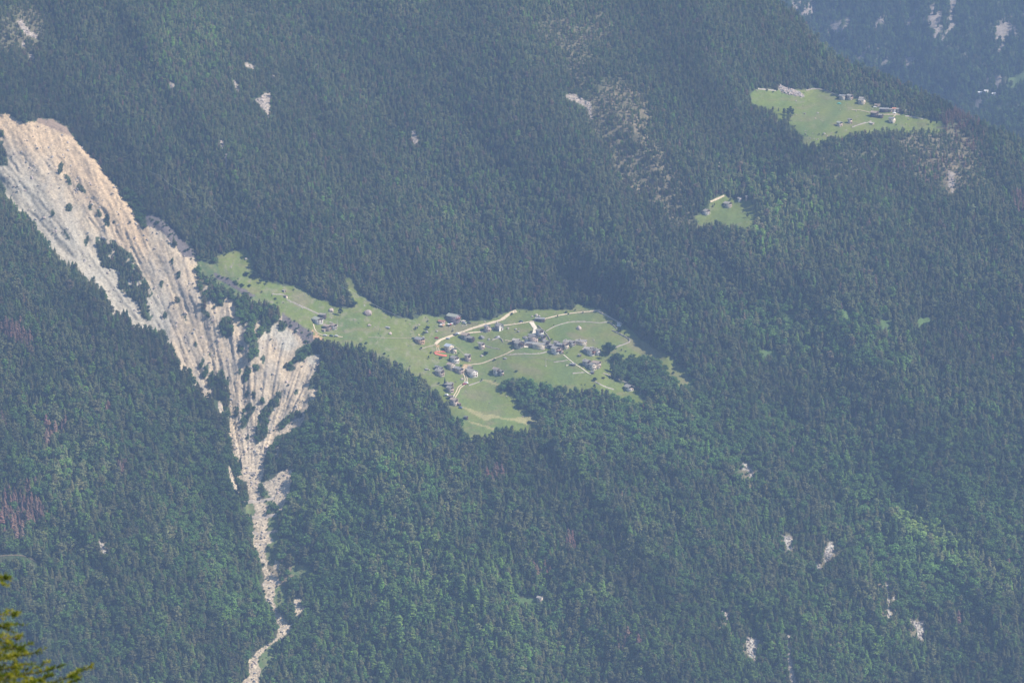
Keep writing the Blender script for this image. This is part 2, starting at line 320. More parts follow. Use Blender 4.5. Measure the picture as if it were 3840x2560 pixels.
def WIDEBLEND(u, v): return 1.0 - _samp(_bw, u, v, CU[0], CV[0], 30.0)
def SCREEBLEND(u, v): return _samp(_bs, u, v, -300.0, 2900.0, 10.0) * (u < 1300)

# final lattice of the near mountainside
GU = np.concatenate([np.arange(-1200, -100, 10.0), np.arange(-100, 1300, 4.0), np.arange(1300, 2500, 5.0), np.arange(2500, 4000, 6.5), np.arange(4000, 5041, 12.0)])
GV = np.concatenate([np.arange(3300, 2700, -12.0), np.arange(2700, 1700, -6.0), np.arange(1700, 400, -4.5), np.arange(400, -120, -6.0), np.arange(-120, -1101, -12.0)])
GUU, GVV = np.meshgrid(GU, GV)
RVG = ridge_v(GUU)
VE = np.maximum(GVV, RVG)
GD = coarse_depth(GUU, VE) + relief(GUU, VE)

def depth(u, v):
    """bilinear depth of the built surface"""
    u = np.atleast_1d(np.asarray(u, float)); v = np.atleast_1d(np.asarray(v, float))
    xi = np.clip(np.searchsorted(GU, u, side='right') - 1, 0, len(GU) - 2)
    yi = np.clip(np.searchsorted(-GV, -v, side='right') - 1, 0, len(GV) - 2)
    xf = np.clip((u - GU[xi]) / (GU[xi + 1] - GU[xi]), 0, 1); yf = np.clip((GV[yi] - v) / (GV[yi] - GV[yi + 1]), 0, 1)
    return GD[yi, xi] * (1 - xf) * (1 - yf) + GD[yi, xi + 1] * xf * (1 - yf) + GD[yi + 1, xi] * (1 - xf) * yf + GD[yi + 1, xi + 1] * xf * yf

def ground(u, v):
    x, y, z = at_depth(np.atleast_1d(u), np.atleast_1d(v), depth(u, v))
    return np.stack([x, y, z], -1)
def g1(u, v):
    return ground(u, v)[0]
def mpp(u, v):                       # metres per photo pixel there
    return float(depth(u, v)[0]) / F
def offset_uv(u, v, dx, dy):
    """photo position of the ground point dx, dy metres away (horizontally)"""
    e = 3.0
    p = g1(u, v); pu = g1(u + e, v) - g1(u - e, v); pv = g1(u, v + e) - g1(u, v - e)
    J = np.array([[pu[0], pv[0]], [pu[1], pv[1]]]) / (2 * e)
    s = np.linalg.solve(J, [dx, dy])
    return u + s[0], v + s[1]

# ------------------------------------------------------------------ helpers for objects and materials
def tag(o, label=None, cat=None, group=None, kind=None):
    if label: o['label'] = label
    if cat: o['category'] = cat
    if group: o['group'] = group
    if kind: o['kind'] = kind
    return o

def link(o, parent=None):
    COL.objects.link(o)
    if parent is not None: o.parent = parent
    return o

def mesh_np(name, verts, faces, mat=None, mats=None, mat_idx=None, smooth=False):
    """faces: (n,3) or (n,4) int array, or list of arrays"""
    me = bpy.data.meshes.new(name)
    verts = np.asarray(verts, np.float32)
    fl = faces if isinstance(faces, list) else [faces]
    fl = [np.asarray(f, np.int32) for f in fl if len(f)]
    nl = sum(f.size for f in fl); nf = sum(len(f) for f in fl)
    me.vertices.add(len(verts)); me.vertices.foreach_set('co', verts.ravel())
    me.loops.add(nl); me.loops.foreach_set('vertex_index', np.concatenate([f.ravel() for f in fl]))
    me.polygons.add(nf)
    sizes = np.concatenate([np.full(len(f), f.shape[1], np.int32) for f in fl])
    starts = np.concatenate([[0], np.cumsum(sizes)[:-1]]).astype(np.int32)
    me.polygons.foreach_set('loop_start', starts)
    if smooth: me.polygons.foreach_set('use_smooth', np.ones(nf, bool))
    for m in (mats or ([mat] if mat else [])): me.materials.append(m)
    if mat_idx is not None: me.polygons.foreach_set('material_index', np.asarray(mat_idx, np.int32))
    me.update(calc_edges=True); me.validate()
    return me

def grid_faces(nr, nc):
    i = np.arange(nr - 1)[:, None] * nc + np.arange(nc - 1)[None, :]
    i = i.ravel()
    return np.stack([i, i + 1, i + nc + 1, i + nc], 1)

def new_mat(name):
    m = bpy.data.materials.new(name); m.use_nodes = True
    nt = m.node_tree; b = nt.nodes['Principled BSDF']
    b.inputs['Specular IOR Level'].default_value = 0.15
    b.inputs['Roughness'].default_value = 0.85
    return m, nt, b

def N(nt, typ, **kw):
    n = nt.nodes.new(typ)
    for k, v in kw.items():
        if hasattr(n, k): setattr(n, k, v)
        else: n.inputs[k].default_value = v
    return n

def rough_mat(name, c1, c2, scale=1.0, rough=0.85, detail=5, bump=0.0, spec=0.15, coords='Object', stretch=(1, 1, 1)):
    """two-tone weathered surface"""
    m, nt, b = new_mat(name)
    tc = N(nt, 'ShaderNodeTexCoord'); mp = N(nt, 'ShaderNodeMapping'); mp.inputs['Scale'].default_value = stretch
    nt.links.new(tc.outputs[coords], mp.inputs[0])
    no = N(nt, 'ShaderNodeTexNoise'); no.inputs['Scale'].default_value = scale; no.inputs['Detail'].default_value = detail; no.inputs['Roughness'].default_value = 0.65
    nt.links.new(mp.outputs[0], no.inputs['Vector'])
    cr = N(nt, 'ShaderNodeValToRGB'); cr.color_ramp.elements[0].position = 0.36; cr.color_ramp.elements[1].position = 0.64
    cr.color_ramp.elements[0].color = (*c1, 1); cr.color_ramp.elements[1].color = (*c2, 1)
    nt.links.new(no.outputs['Fac'], cr.inputs[0])
    oi = N(nt, 'ShaderNodeObjectInfo')
    hs = N(nt, 'ShaderNodeHueSaturation')
    mr = N(nt, 'ShaderNodeMapRange'); mr.inputs['To Min'].default_value = 0.82; mr.inputs['To Max'].default_value = 1.18
    nt.links.new(oi.outputs['Random'], mr.inputs['Value']); nt.links.new(mr.outputs[0], hs.inputs['Value'])
    nt.links.new(cr.outputs[0], hs.inputs['Color']); nt.links.new(hs.outputs[0], b.inputs['Base Color'])
    b.inputs['Roughness'].default_value = rough; b.inputs['Specular IOR Level'].default_value = spec
    if bump:
        bp = N(nt, 'ShaderNodeBump'); bp.inputs['Strength'].default_value = bump; bp.inputs['Distance'].default_value = 0.3
        nt.links.new(no.outputs['Fac'], bp.inputs['Height']); nt.links.new(bp.outputs[0], b.inputs['Normal'])
    return m

def terrain_mat(name):
    m, nt, b = new_mat(name)
    at = N(nt, 'ShaderNodeAttribute', attribute_name='ground_tone')
    tc = N(nt, 'ShaderNodeTexCoord')
    n1 = N(nt, 'ShaderNodeTexNoise'); n1.inputs['Scale'].default_value = 0.35; n1.inputs['Detail'].default_value = 6; n1.inputs['Roughness'].default_value = 0.7
    nt.links.new(tc.outputs['Object'], n1.inputs['Vector'])
    vo = N(nt, 'ShaderNodeTexVoronoi'); vo.inputs['Scale'].default_value = 0.7
    nt.links.new(tc.outputs['Object'], vo.inputs['Vector'])
    # stony speckle only where the ground is bare
    sx = N(nt, 'ShaderNodeSeparateColor'); nt.links.new(vo.outputs['Color'], sx.inputs[0])
    r1 = N(nt, 'ShaderNodeMapRange'); r1.inputs['To Min'].default_value = 0.62; r1.inputs['To Max'].default_value = 1.32
    nt.links.new(sx.outputs[0], r1.inputs['Value'])
    mx = N(nt, 'ShaderNodeMix'); mx.data_type = 'FLOAT'; mx.inputs[2].default_value = 1.0
    nt.links.new(at.outputs['Alpha'], mx.inputs[0]); nt.links.new(r1.outputs[0], mx.inputs[3])
    r2 = N(nt, 'ShaderNodeMapRange'); r2.inputs['From Min'].default_value = 0.3; r2.inputs['From Max'].default_value = 0.7; r2.inputs['To Min'].default_value = 0.78; r2.inputs['To Max'].default_value = 1.22
    nt.links.new(n1.outputs['Fac'], r2.inputs['Value'])
    mu = N(nt, 'ShaderNodeMath', operation='MULTIPLY'); nt.links.new(mx.outputs[0], mu.inputs[0]); nt.links.new(r2.outputs[0], mu.inputs[1])
    vm = N(nt, 'ShaderNodeVectorMath', operation='SCALE'); nt.links.new(at.outputs['Color'], vm.inputs[0]); nt.links.new(mu.outputs[0], vm.inputs['Scale'])
    nt.links.new(vm.outputs[0], b.inputs['Base Color'])
    bp = N(nt, 'ShaderNodeBump'); bp.inputs['Strength'].default_value = 0.8; bp.inputs['Distance'].default_value = 0.5
    nt.links.new(n1.outputs['Fac'], bp.inputs['Height']); nt.links.new(bp.outputs[0], b.inputs['Normal'])
    b.inputs['Roughness'].default_value = 0.95; b.inputs['Specular IOR Level'].default_value = 0.05
    return m
TERR = terrain_mat('hill_ground')

def mixc(c, col, w):
    w = np.asarray(w, float)[..., None]
    return c * (1 - w) + np.array(col, float) * w

def near_tone(U, V):
    wu, wv = warp(U, V)
    n1 = fbm(U / 90, V / 90, 4); n2 = fbm(U / 22 + 9, V / 22, 3); n3 = fbm(U / 300 + 2, V / 200, 3)
    c = np.zeros(U.shape + (3,)) + np.array((0.075, 0.082, 0.045))
    c = mixc(c, (0.060, 0.095, 0.040), np.clip(0.5 + n1, 0, 1))
    sp_ = soft(SPARSE, U, V)
    c = mixc(c, (0.245, 0.205, 0.135), np.clip(sp_ * 1.6, 0, 1) * np.clip(0.8 + n2, 0.4, 1))
    rocky = 0.15 + 0.3 * sp_
    # open green ground, continued a little under the trees that stand in front of it
    V2 = V - 26
    md = m_meadow(U, V) | m_meadow(U, V2)
    g = np.zeros(U.shape + (3,)) + np.array((0.158, 0.202, 0.044))
    g = mixc(g, (0.215, 0.235, 0.072), np.clip(0.35 + 1.3 * n3 + 0.4 * n1, 0, 1))
    g = mixc(g, (0.115, 0.175, 0.055), np.clip(0.2 + 1.2 * n1, 0, 0.8))
    stony = np.clip(2.2 * fbm(U / 34 + 3, V / 22 + 8, 3) - 0.55, 0, 1) * ((V < 1230) & (U < 1950) | (V < 1185))
    g = mixc(g, (0.25, 0.235, 0.16), np.clip(0.6 * sstep(0.10, 0.4, n2) * (U < 1650) + 0.8 * stony, 0, 0.8))
    parcel = np.sin(U / 47 + 2 * perlin(U / 160, V / 110)) * np.sin(V / 31 + 1.5 * perlin(U / 140 + 4, V / 90))
    g = mixc(g, (0.14, 0.20, 0.065), np.clip(parcel, 0, 1) * 0.55 * ((U > 1700)))
    g = mixc(g, (0.215, 0.20, 0.10), np.clip(1.8 * fbm(U / 90 + 31, V / 24 + 8, 4) - 0.15, 0, 0.7))
    heath = soft([(2410, 1305, 90, 24, 25, .55), (2550, 1420, 50, 20, 30, .4), (1130, 1120, 40, 30, 20, .5), (1650, 1160, 60, 25, 0, .6), (2160, 1262, 40, 12, 20, .5), (1960, 1385, 60, 14, 20, .4), (1790, 1480, 60, 20, 10, .35), (2010, 1390, 30, 10, 30, .4), (1690, 1228, 60, 10, -10, .6), (1720, 1235, 80, 12, -18, .6)], U, V)
    g = mixc(g, (0.235, 0.20, 0.125), heath)
    for p in DRY:
        g = mixc(g, (0.36, 0.33, 0.155), 0.8 * in_poly(p, wu * .5 + U * .5, wv * .5 + V * .5))
    earth = np.zeros(U.shape)
    for p in EARTH: earth = np.maximum(earth, in_poly(p, wu * .4 + U * .6, wv * .4 + V * .6))
    g = mixc(g, (0.50, 0.33, 0.19), 0.9 * earth)
    c = np.where(md[..., None], g, c); rocky = np.where(md, 0.12, rocky)
    cl = m_clear(wu, wv) | m_clear(wu, wv - 20)
    gg = np.zeros(U.shape + (3,)) + np.array((0.115, 0.185, 0.065)); gg = mixc(gg, (0.21, 0.21, 0.10), np.clip(0.4 + n2, 0, 1) * ((U < 1200)))
    c = np.where((cl & ~md)[..., None], gg, c)
    tl = m_talus(wu * .6 + U * .4, wv * .6 + V * .4)
    c = np.where(tl[..., None], np.array((0.40, 0.345, 0.29)), c); rocky = np.where(tl, 1.0, rocky)
    cf = m_cliff(wu * .5 + U * .5, wv * .5 + V * .5)
    crack = fbm(U / 7 + 2, V / 30, 4, gain=.65, ridged=True)
    cc = np.array((0.44, 0.41, 0.36)) * (0.42 + 0.62 * np.clip(0.75 + 0.9 * crack, 0, 1.1))[..., None]
    cf = cf & (fbm(U / 12, V / 20, 3) > -.22)
    c = np.where(cf[..., None], cc, c); rocky = np.where(cf, 1.0, rocky)
    # the landslide
    sm = (in_poly(SCREE, wu, wv) | in_poly(SCREE2, wu, wv))
    for p in SCREE3: sm |= in_poly(p, wu, wv)
    sm |= in_poly(SCREE, wu, wv - 26) & (U < 900) & (V > 700)
    s = np.zeros(U.shape + (3,)) + np.array((0.54, 0.455, 0.345))
    s = mixc(s, (0.40, 0.37, 0.325), np.clip(0.35 + 1.6 * fbm(U / 60 + 4, V / 90, 3), 0, 1))
    ang = np.arctan2(U - 940, 1900 - V); rad = np.hypot(U - 940, V - 1900)
    st = fbm(ang * 70, rad / 300, 3)
    s = mixc(s, (0.60, 0.52, 0.40), np.clip(st * 1.6, 0, 0.7))
    s = mixc(s, (0.30, 0.275, 0.25), np.clip(-st * 1.7 - 0.1, 0, 0.7))
    d, _ = seg_dist([(-60, 425), (60, 455), (235, 480), (390, 660), (470, 760), (520, 850)], U, V)
    crown = (1 - sstep(40, 170, d + 60 * n1)) * (U < 560)
    s = mixc(s, (0.58, 0.45, 0.31), 0.8 * crown)
    d2, _ = seg_dist([(-60, 640), (60, 740), (150, 850), (260, 950), (400, 1080), (560, 1200), (660, 1300)], U, V)
    grey = (1 - sstep(30, 190, d2 + 90 * n1)) * (U < 640)
    s = mixc(s, (0.43, 0.425, 0.385), 0.75 * grey)
    s = mixc(s, (0.48, 0.49, 0.46), 0.7 * soft([(1060, 1255, 60, 30, 40, .9), (1080, 1290, 40, 24, 0, .8), (1175, 1345, 24, 24, 0, .8), (1000, 1250, 24, 30, 40, .7)], U, V))
    s = mixc(s, (0.60, 0.525, 0.42), (V > 1650) * 0.7)
    s = mixc(s, (0.36, 0.335, 0.30), np.clip(2.0 * n2 - 0.35, 0, 0.6) * (V > 1500))
    s = s * np.array((1.0, 0.96, 0.875))
    so = m_soil(wu * .5 + U * .5, wv * .5 + V * .5)
    c = np.where(sm[..., None], s, c); rocky = np.where(sm, 0.55 + 0.45 * (V > 1500), rocky)
    shrubby = m_islands(wu, wv) & sm
    c = np.where(shrubby[..., None], np.array((0.07, 0.095, 0.05)), c)
    c = np.where(so[..., None], np.where((U < 400)[..., None], np.array((0.30, 0.225, 0.165)), np.array((0.150, 0.132, 0.130))), c); rocky = np.where(so, 0.4, rocky)
    c *= (1 + 0.14 * n2)[..., None]
    return np.clip(c, 0.01, 0.9), np.clip(rocky, 0, 1)

DRY = [[(1733, 1523), (1773, 1534), (1818, 1554), (1851, 1554), (1891, 1568), (1929, 1568), (1992, 1554), (2014, 1586), (1975, 1592), (1929, 1579), (1862, 1566), (1829, 1577), (1800, 1568), (1769, 1548), (1735, 1530)],
       [(1812, 1424), (1840, 1422), (1872, 1440), (1860, 1448)], [(1755, 1578), (1800, 1588), (1856, 1606), (1850, 1611), (1800, 1596), (1755, 1583)]]
EARTH = [[(1176, 1258), (1186, 1252), (1206, 1262), (1214, 1276), (1195, 1288), (1172, 1300), (1176, 1280)], [(1172, 1232), (1180, 1240), (1198, 1252), (1188, 1254), (1174, 1242)],
         [(1634, 1291), (1648, 1291), (1650, 1304), (1636, 1304)], [(1735, 1368), (1760, 1364), (1768, 1372), (1748, 1380), (1738, 1396), (1730, 1392)]]

def add_tone(me, tone, rocky):
    a = me.color_attributes.new('ground_tone', 'FLOAT_COLOR', 'POINT')
    a.data.foreach_set('color', np.concatenate([tone.reshape(-1, 3), rocky.reshape(-1, 1)], 1).astype(np.float32).ravel())

def build_near():
    X, Y, Z = at_depth(GUU, VE, GD)
    k = np.maximum(0, RVG - GVV)
    Y = Y + k * 0.42; Z = Z - k * 0.30 - 0.0004 * k * k
    Z = np.maximum(Z, 500)
    # the slope goes on down to the valley floor and up to the hill the camera stands on
    y0 = Y[0]; z0 = Z[0]; x0 = X[0]
    ts = np.concatenate([np.linspace(0, 0.9, 46)[1:], np.linspace(0.9, 1.0, 22)[1:]])
    rows = []
    for t in ts[::-1]:
        y = y0 * (1 - t) + (-160.0) * t
        zr = np.interp(y, [-160, -4, 1.5, 6, 24, 60, 300, 1000, 1900, 2300, 2700], [1650, 1600, 1598.3, 1595, 1579, 1551, 1385, 900, 300, 235, 300])
        w = sstep(2700, y0, y)
        zr = zr * (1 - w) + z0 * w
        wide = np.maximum(y, 0) + 900 * sstep(2600, 200, y) + 10
        x = (x0 / y0) * (wide / (y0 + 10)) * y0
        rows.append((x, y, zr + 3.0 * perlin(x / 60, y / 60) * sstep(40, 200, y) * (1 - w)))
    nr = len(rows)
    Xa = np.vstack([np.array([r[0] for r in rows]), X]); Ya = np.vstack([np.array([r[1] for r in rows]), Y]); Za = np.vstack([np.array([r[2] for r in rows]), Z])
    tone, rocky = near_tone(GUU, VE)
    t0 = np.zeros((nr,) + GUU.shape[1:] + (3,)) + np.array((0.08, 0.11, 0.05)); r0 = np.zeros((nr, GUU.shape[1])) + 0.2
    tone = np.concatenate([t0, tone]); rocky = np.concatenate([r0, rocky])
    V3 = np.stack([Xa, Ya, Za], -1).reshape(-1, 3)
    me = mesh_np('mountainside', V3, grid_faces(*Xa.shape), TERR, smooth=True)
    add_tone(me, tone, rocky)
    o = link(bpy.data.objects.new('mountainside', me)); tag(o, kind='structure')
    return V3
NEARV = build_near()

# ------------------------------------------------------------------ the opposite hillside behind the ridge
FU = np.arange(2350, 5101, 9.0); FV = np.arange(900, -701, -9.0)
FUU, FVV = np.meshgrid(FU, FV)
def far_depth(u, v):
    d = 5350 + 0.78 * (900 - v) * 1.25 - 0.10 * (u - 2800)
    a = (u * 0.93 + v * 0.36); b = (-u * 0.36 + v * 0.93)
    d = d - 60 * fbm(a / 330, b / 900, 3, ridged=True) - 22 * fbm(a / 90, b / 150, 3, ridged=True) - 50 * fbm(u / 700, v / 700 + 5, 2)
    # ravine that comes down towards the ridge, a nearer spur at lower right
    dd, _ = seg_dist([(3000, -200), (3080, 150), (3330, 300), (3560, 400)], u, v)
    d = d + 90 * np.exp(-dd / 90)
    d = d - 420 * sstep(0, 260, (v - 300) + 0.45 * (u - 3700))
    return d
FD = far_depth(FUU, FVV)
def farpt(u, v):
    x, y, z = at_depth(np.atleast_1d(u), np.atleast_1d(v), far_depth(np.atleast_1d(np.asarray(u, float)), np.atleast_1d(np.asarray(v, float))))
    return np.stack([x, y, z], -1)
def far_rock(u, v):
    n = fbm((u * 0.9 + v * 0.42) / 26, (-u * 0.42 + v * 0.9) / 85, 4, gain=0.6)
    zone = soft([(3120, 140, 60, 70, 20, .34), (3010, 30, 50, 46, 0, .5), (3540, 70, 60, 110, 10, .42), (3240, 190, 60, 40, -20, .36), (3330, 225, 70, 40, -30, .26), (3430, 90, 40, 60, 20, .30), (3770, 110, 46, 90, 20, .42), (3600, 180, 60, 50, 0, .3), (3680, 395, 46, 30, 0, .46),
                 (3740, 305, 46, 26, 0, .6), (3300, 60, 60, 60, 0, .2), (3420, 235, 40, 30, 0, .36), (3170, 60, 40, 40, 0, .3), (3820, 60, 40, 60, 0, .3), (3080, 110, 60, 60, 0, .3)], u, v)
    return (n + zone) > 0.46
def build_far():
    X, Y, Z = at_depth(FUU, FVV, FD)
    n1 = fbm(FUU / 60, FVV / 60, 4)
    c = np.zeros(FUU.shape + (3,)) + np.array((0.07, 0.085, 0.045)); c = mixc(c, (0.10, 0.12, 0.06), np.clip(0.5 + n1, 0, 1))
    rk = far_rock(FUU, FVV)
    c = np.where(rk[..., None], np.array((0.25, 0.22, 0.19)) * (0.35 + 0.75 * np.clip(0.7 + fbm(FUU / 12, FVV / 34, 4, gain=.65, ridged=True), 0, 1.1))[..., None], c)
    gr = ell(FUU, FVV, 3835, 290, 70, 26, -25)
    c = np.where(gr[..., None], np.array((0.14, 0.20, 0.07)), c)
    me = mesh_np('far_hillside', np.stack([X, Y, Z], -1).reshape(-1, 3), grid_faces(*X.shape), TERR, smooth=True)
    add_tone(me, c, rk.astype(float))
    tag(link(bpy.data.objects.new('far_hillside', me)), kind='structure')
build_far()

# ------------------------------------------------------------------ world, sun, haze, camera
SUN_AZ, SUN_EL = -10.0, 46.0          # azimuth counted from +X (the right of the picture) towards the mountain
w = bpy.data.worlds.new('World'); sc.world = w; w.use_nodes = True
nt = w.node_tree; bg = nt.nodes['Background']
sky = nt.nodes.new('ShaderNodeTexSky'); sky.sky_type = 'NISHITA'; sky.sun_disc = False
sky.sun_elevation = R(SUN_EL); sky.sun_rotation = R(90 - SUN_AZ); sky.altitude = 1500; sky.air_density = 1.0; sky.dust_density = 1.0
nt.links.new(sky.outputs[0], bg.inputs[0]); bg.inputs[1].default_value = 0.11
sun = bpy.data.lights.new('sun', 'SUN'); sun.energy = 5.2; sun.angle = R(0.5); sun.color = (1.0, 0.90, 0.77)
so = link(bpy.data.objects.new('sun', sun))
from mathutils import Vector, Matrix
sd = Vector((math.cos(R(SUN_EL)) * math.cos(R(SUN_AZ)), math.cos(R(SUN_EL)) * math.sin(R(SUN_AZ)), math.sin(R(SUN_EL))))
so.rotation_euler = sd.to_track_quat('Z', 'Y').to_euler(); so.location = (800, 2000, 2600)

def haze():
    x0, x1, y0, y1, z0, z1 = -2600, 2600, -260, 8600, 200, 1700
    V = [(x, y, z) for x in (x0, x1) for y in (y0, y1) for z in (z0, z1)]
    Fc = [(0, 1, 3, 2), (4, 6, 7, 5), (0, 4, 5, 1), (2, 3, 7, 6), (0, 2, 6, 4), (1, 5, 7, 3)]
    m = bpy.data.materials.new('valley_air'); m.use_nodes = True; t = m.node_tree; t.nodes.clear()
    out = t.nodes.new('ShaderNodeOutputMaterial'); pv = t.nodes.new('ShaderNodeVolumePrincipled')
    pv.inputs['Density'].default_value = HAZE_D; pv.inputs['Color'].default_value = (*HAZE_C, 1); pv.inputs['Anisotropy'].default_value = 0.0
    t.links.new(pv.outputs[0], out.inputs['Volume'])
    me = mesh_np('haze', V, np.array(Fc), m)
    tag(link(bpy.data.objects.new('haze', me)), kind='stuff')
HAZE_D = 0.90e-4; HAZE_C = (0.395, 0.60, 1.0)
haze()

cam = bpy.data.cameras.new('camera'); co = link(bpy.data.objects.new('camera', cam)); sc.camera = co
co.location = (0, 0, CAMZ); co.rotation_euler = (R(90) - PITCH, 0, 0)
cam.sensor_width = 36; cam.lens = 36 * F / 3840; cam.clip_start = 0.5; cam.clip_end = 20000
cam.dof.use_dof = True; cam.dof.focus_distance = 3700; cam.dof.aperture_fstop = 8.0
sc.view_settings.view_transform = 'Standard'; sc.view_settings.look = 'None'; sc.view_settings.exposure = 0.38; sc.view_settings.gamma = 1.0
sc.render.engine = 'CYCLES'
cy = sc.cycles; cy.max_bounces = 4; cy.diffuse_bounces = 2; cy.glossy_bounces = 1; cy.transmission_bounces = 1; cy.volume_bounces = 0; cy.transparent_max_bounces = 4
cy.use_denoising = True; cy.denoiser = 'OPENIMAGEDENOISE'; cy.denoising_input_passes = 'RGB_ALBEDO_NORMAL'

# ------------------------------------------------------------------ tree shapes (1 m tall, scaled when planted)
def leaf_mat(name, trans=0.0):
    m, nt, b = new_mat(name)
    at = N(nt, 'ShaderNodeAttribute', attribute_name='tint', attribute_type='INSTANCER')
    tc = N(nt, 'ShaderNodeTexCoord')
    no = N(nt, 'ShaderNodeTexNoise'); no.inputs['Scale'].default_value = 9.0; no.inputs['Detail'].default_value = 2
    nt.links.new(tc.outputs['Object'], no.inputs['Vector'])
    mr = N(nt, 'ShaderNodeMapRange'); mr.inputs['From Min'].default_value = 0.3; mr.inputs['From Max'].default_value = 0.7; mr.inputs['To Min'].default_value = 0.82; mr.inputs['To Max'].default_value = 1.18
    nt.links.new(no.outputs['Fac'], mr.inputs['Value'])
    vm = N(nt, 'ShaderNodeVectorMath', operation='SCALE'); nt.links.new(at.outputs['Color'], vm.inputs[0]); nt.links.new(mr.outputs[0], vm.inputs['Scale'])
    nt.links.new(vm.outputs[0], b.inputs['Base Color'])
    b.inputs['Roughness'].default_value = 0.9; b.inputs['Specular IOR Level'].default_value = 0.08
    tr = N(nt, 'ShaderNodeBsdfTranslucent'); nt.links.new(vm.outputs[0], tr.inputs[0]); mixs = N(nt, 'ShaderNodeMixShader'); mixs.inputs[0].default_value = .42
    nt.links.new(b.outputs[0], mixs.inputs[1]); nt.links.new(tr.outputs[0], mixs.inputs[2]); nt.links.new(mixs.outputs[0], nt.nodes['Material Output'].inputs[0])
    return m
LEAF = leaf_mat('tree_foliage')
BARK = rough_mat('tree_bark', (0.10, 0.075, 0.06), (0.20, 0.16, 0.13), 6.0)

class Soup:
    def __init__(s): s.v = []; s.q = []; s.t = []
    def quad(s, a, b, c, d):
        n = len(s.v); s.v += [a, b, c, d]; s.q.append((n, n + 1, n + 2, n + 3))
    def tri(s, a, b, c):
        n = len(s.v); s.v += [a, b, c]; s.t.append((n, n + 1, n + 2))
    def tube(s, pts, rad, n=5):
        rings = []
        for i, p in enumerate(pts):
            d = Vector(pts[min(i + 1, len(pts) - 1)]) - Vector(pts[max(i - 1, 0)])
            d = d.normalized() if d.length > 1e-9 else Vector((0, 0, 1))
            a = d.orthogonal().normalized(); b = d.cross(a)
            ring = []
            for k in range(n):
                th = 2 * math.pi * k / n
                ring.append(len(s.v)); s.v.append(tuple(Vector(p) + (a * math.cos(th) + b * math.sin(th)) * rad[i]))
            rings.append(ring)
        for r0, r1 in zip(rings[:-1], rings[1:]):
            for k in range(n): s.q.append((r0[k], r0[(k + 1) % n], r1[(k + 1) % n], r1[k]))
        m = len(s.v); s.v.append(tuple(pts[-1]))
        for k in range(n): s.t.append((rings[-1][k], rings[-1][(k + 1) % n], m))
    def mesh(s, name, mat, smooth=False):
        fl = []
        if s.q: fl.append(np.array(s.q))
        if s.t: fl.append(np.array(s.t))
        return mesh_np(name, s.v, fl, mat, smooth=smooth)
def join_mesh(name, a, b):
    nv = len(a.v)
    q = a.q + [tuple(i + nv for i in f) for f in b.q]; t = a.t + [tuple(i + nv for i in f) for f in b.t]
    mi = [0] * len(a.q) + [1] * len(b.q) + [0] * len(a.t) + [1] * len(b.t)
    return mesh_np(name, a.v + b.v, [x for x in (np.array(q), np.array(t)) if len(x)], mats=[BARK, LEAF], mat_idx=mi)

def conifer(rng, width=0.2, base=0.08, tiers=13, per=9, droop=0.35, airy=0.0, bulge=0.75, top=1.0, ragged=0.25):
    tr, cr = Soup(), Soup()
    lean = (rng.uniform(-.01, .01), rng.uniform(-.01, .01))
    tr.tube([(0, 0, -0.12), (0, 0, 0.05), (lean[0], lean[1], 0.5), (2 * lean[0], 2 * lean[1], 0.97)], [0.017, 0.014, 0.009, 0.002], 5)
    for i in range(tiers):
        t = i / (tiers - 1)
        z = base + (0.97 - base) * (t ** 0.92)
        r = width * ((1 - t) ** bulge) * min(1, 0.55 + 2.2 * t) + 0.012
        n = max(4, int(round(per * (1 - 0.5 * t))))
        a0 = rng.uniform(0, 6.28)
        for k in range(n):
            if rng.random() < airy: continue
            a = a0 + 6.283 * (k + rng.uniform(-.3, .3)) / n
            rr = r * rng.uniform(1 - ragged, 1 + ragged)
            c, s_ = math.cos(a), math.sin(a)
            wd = rr * rng.uniform(0.28, 0.42) + 0.008
            zz = z + rng.uniform(-.02, .02)
            dz = -droop * rr
            x0, y0 = c * 0.006, s_ * 0.006
            mx, my, mz = c * rr * 0.55, s_ * rr * 0.55, zz + dz * 0.25
            cr.quad((x0, y0, zz + 0.02), (mx - s_ * wd, my + c * wd, mz - 0.25 * wd), (c * rr, s_ * rr, zz + dz), (mx + s_ * wd, my - c * wd, mz - 0.25 * wd))
            # hanging twigs underneath
            cr.tri((mx * 0.5, my * 0.5, zz), (c * rr * 0.95, s_ * rr * 0.95, zz + dz * 0.9), (mx * 1.1, my * 1.1, zz + dz - 0.05 - 0.1 * rr))
    for k in range(3):
        a = k * 2.09; cr.tri((math.cos(a) * .012, math.sin(a) * .012, 0.92), (math.cos(a + 2.09) * .012, math.sin(a + 2.09) * .012, 0.92), (0, 0, top))
    return tr, cr

def pine(rng, width=0.2, low=0.35):
    """taller bare trunk, rounded uneven crown"""
    tr, cr = Soup(), Soup()
    tr.tube([(0, 0, -0.12), (0, 0, 0.1), (rng.uniform(-.02, .02), 0, 0.6), (rng.uniform(-.02, .02), 0, 0.93)], [0.02, 0.016, 0.011, 0.004], 5)
    for i in range(9):
        a = rng.uniform(0, 6.28); z = rng.uniform(low, 0.88); rr = width * rng.uniform(0.3, 0.8)
        tr.tube([(0, 0, z - 0.05), (math.cos(a) * rr * .6, math.sin(a) * rr * .6, z), (math.cos(a) * rr, math.sin(a) * rr, z + 0.03)], [0.006, 0.004, 0.002], 3)
    for i in range(26):
        z = rng.uniform(low, 0.96); t = (z - low) / (1 - low)
        r = width * math.sqrt(max(0.03, 1 - (2 * (t * 0.95 - 0.38)) ** 2 * 0.85))
        a = rng.uniform(0, 6.28); rr = r * rng.uniform(0.2, 0.85)
        clump(cr, rng, (math.cos(a) * rr, math.sin(a) * rr, z), width * rng.uniform(.3, .5), 13, 0.55, width * 0.27)
    return tr, cr

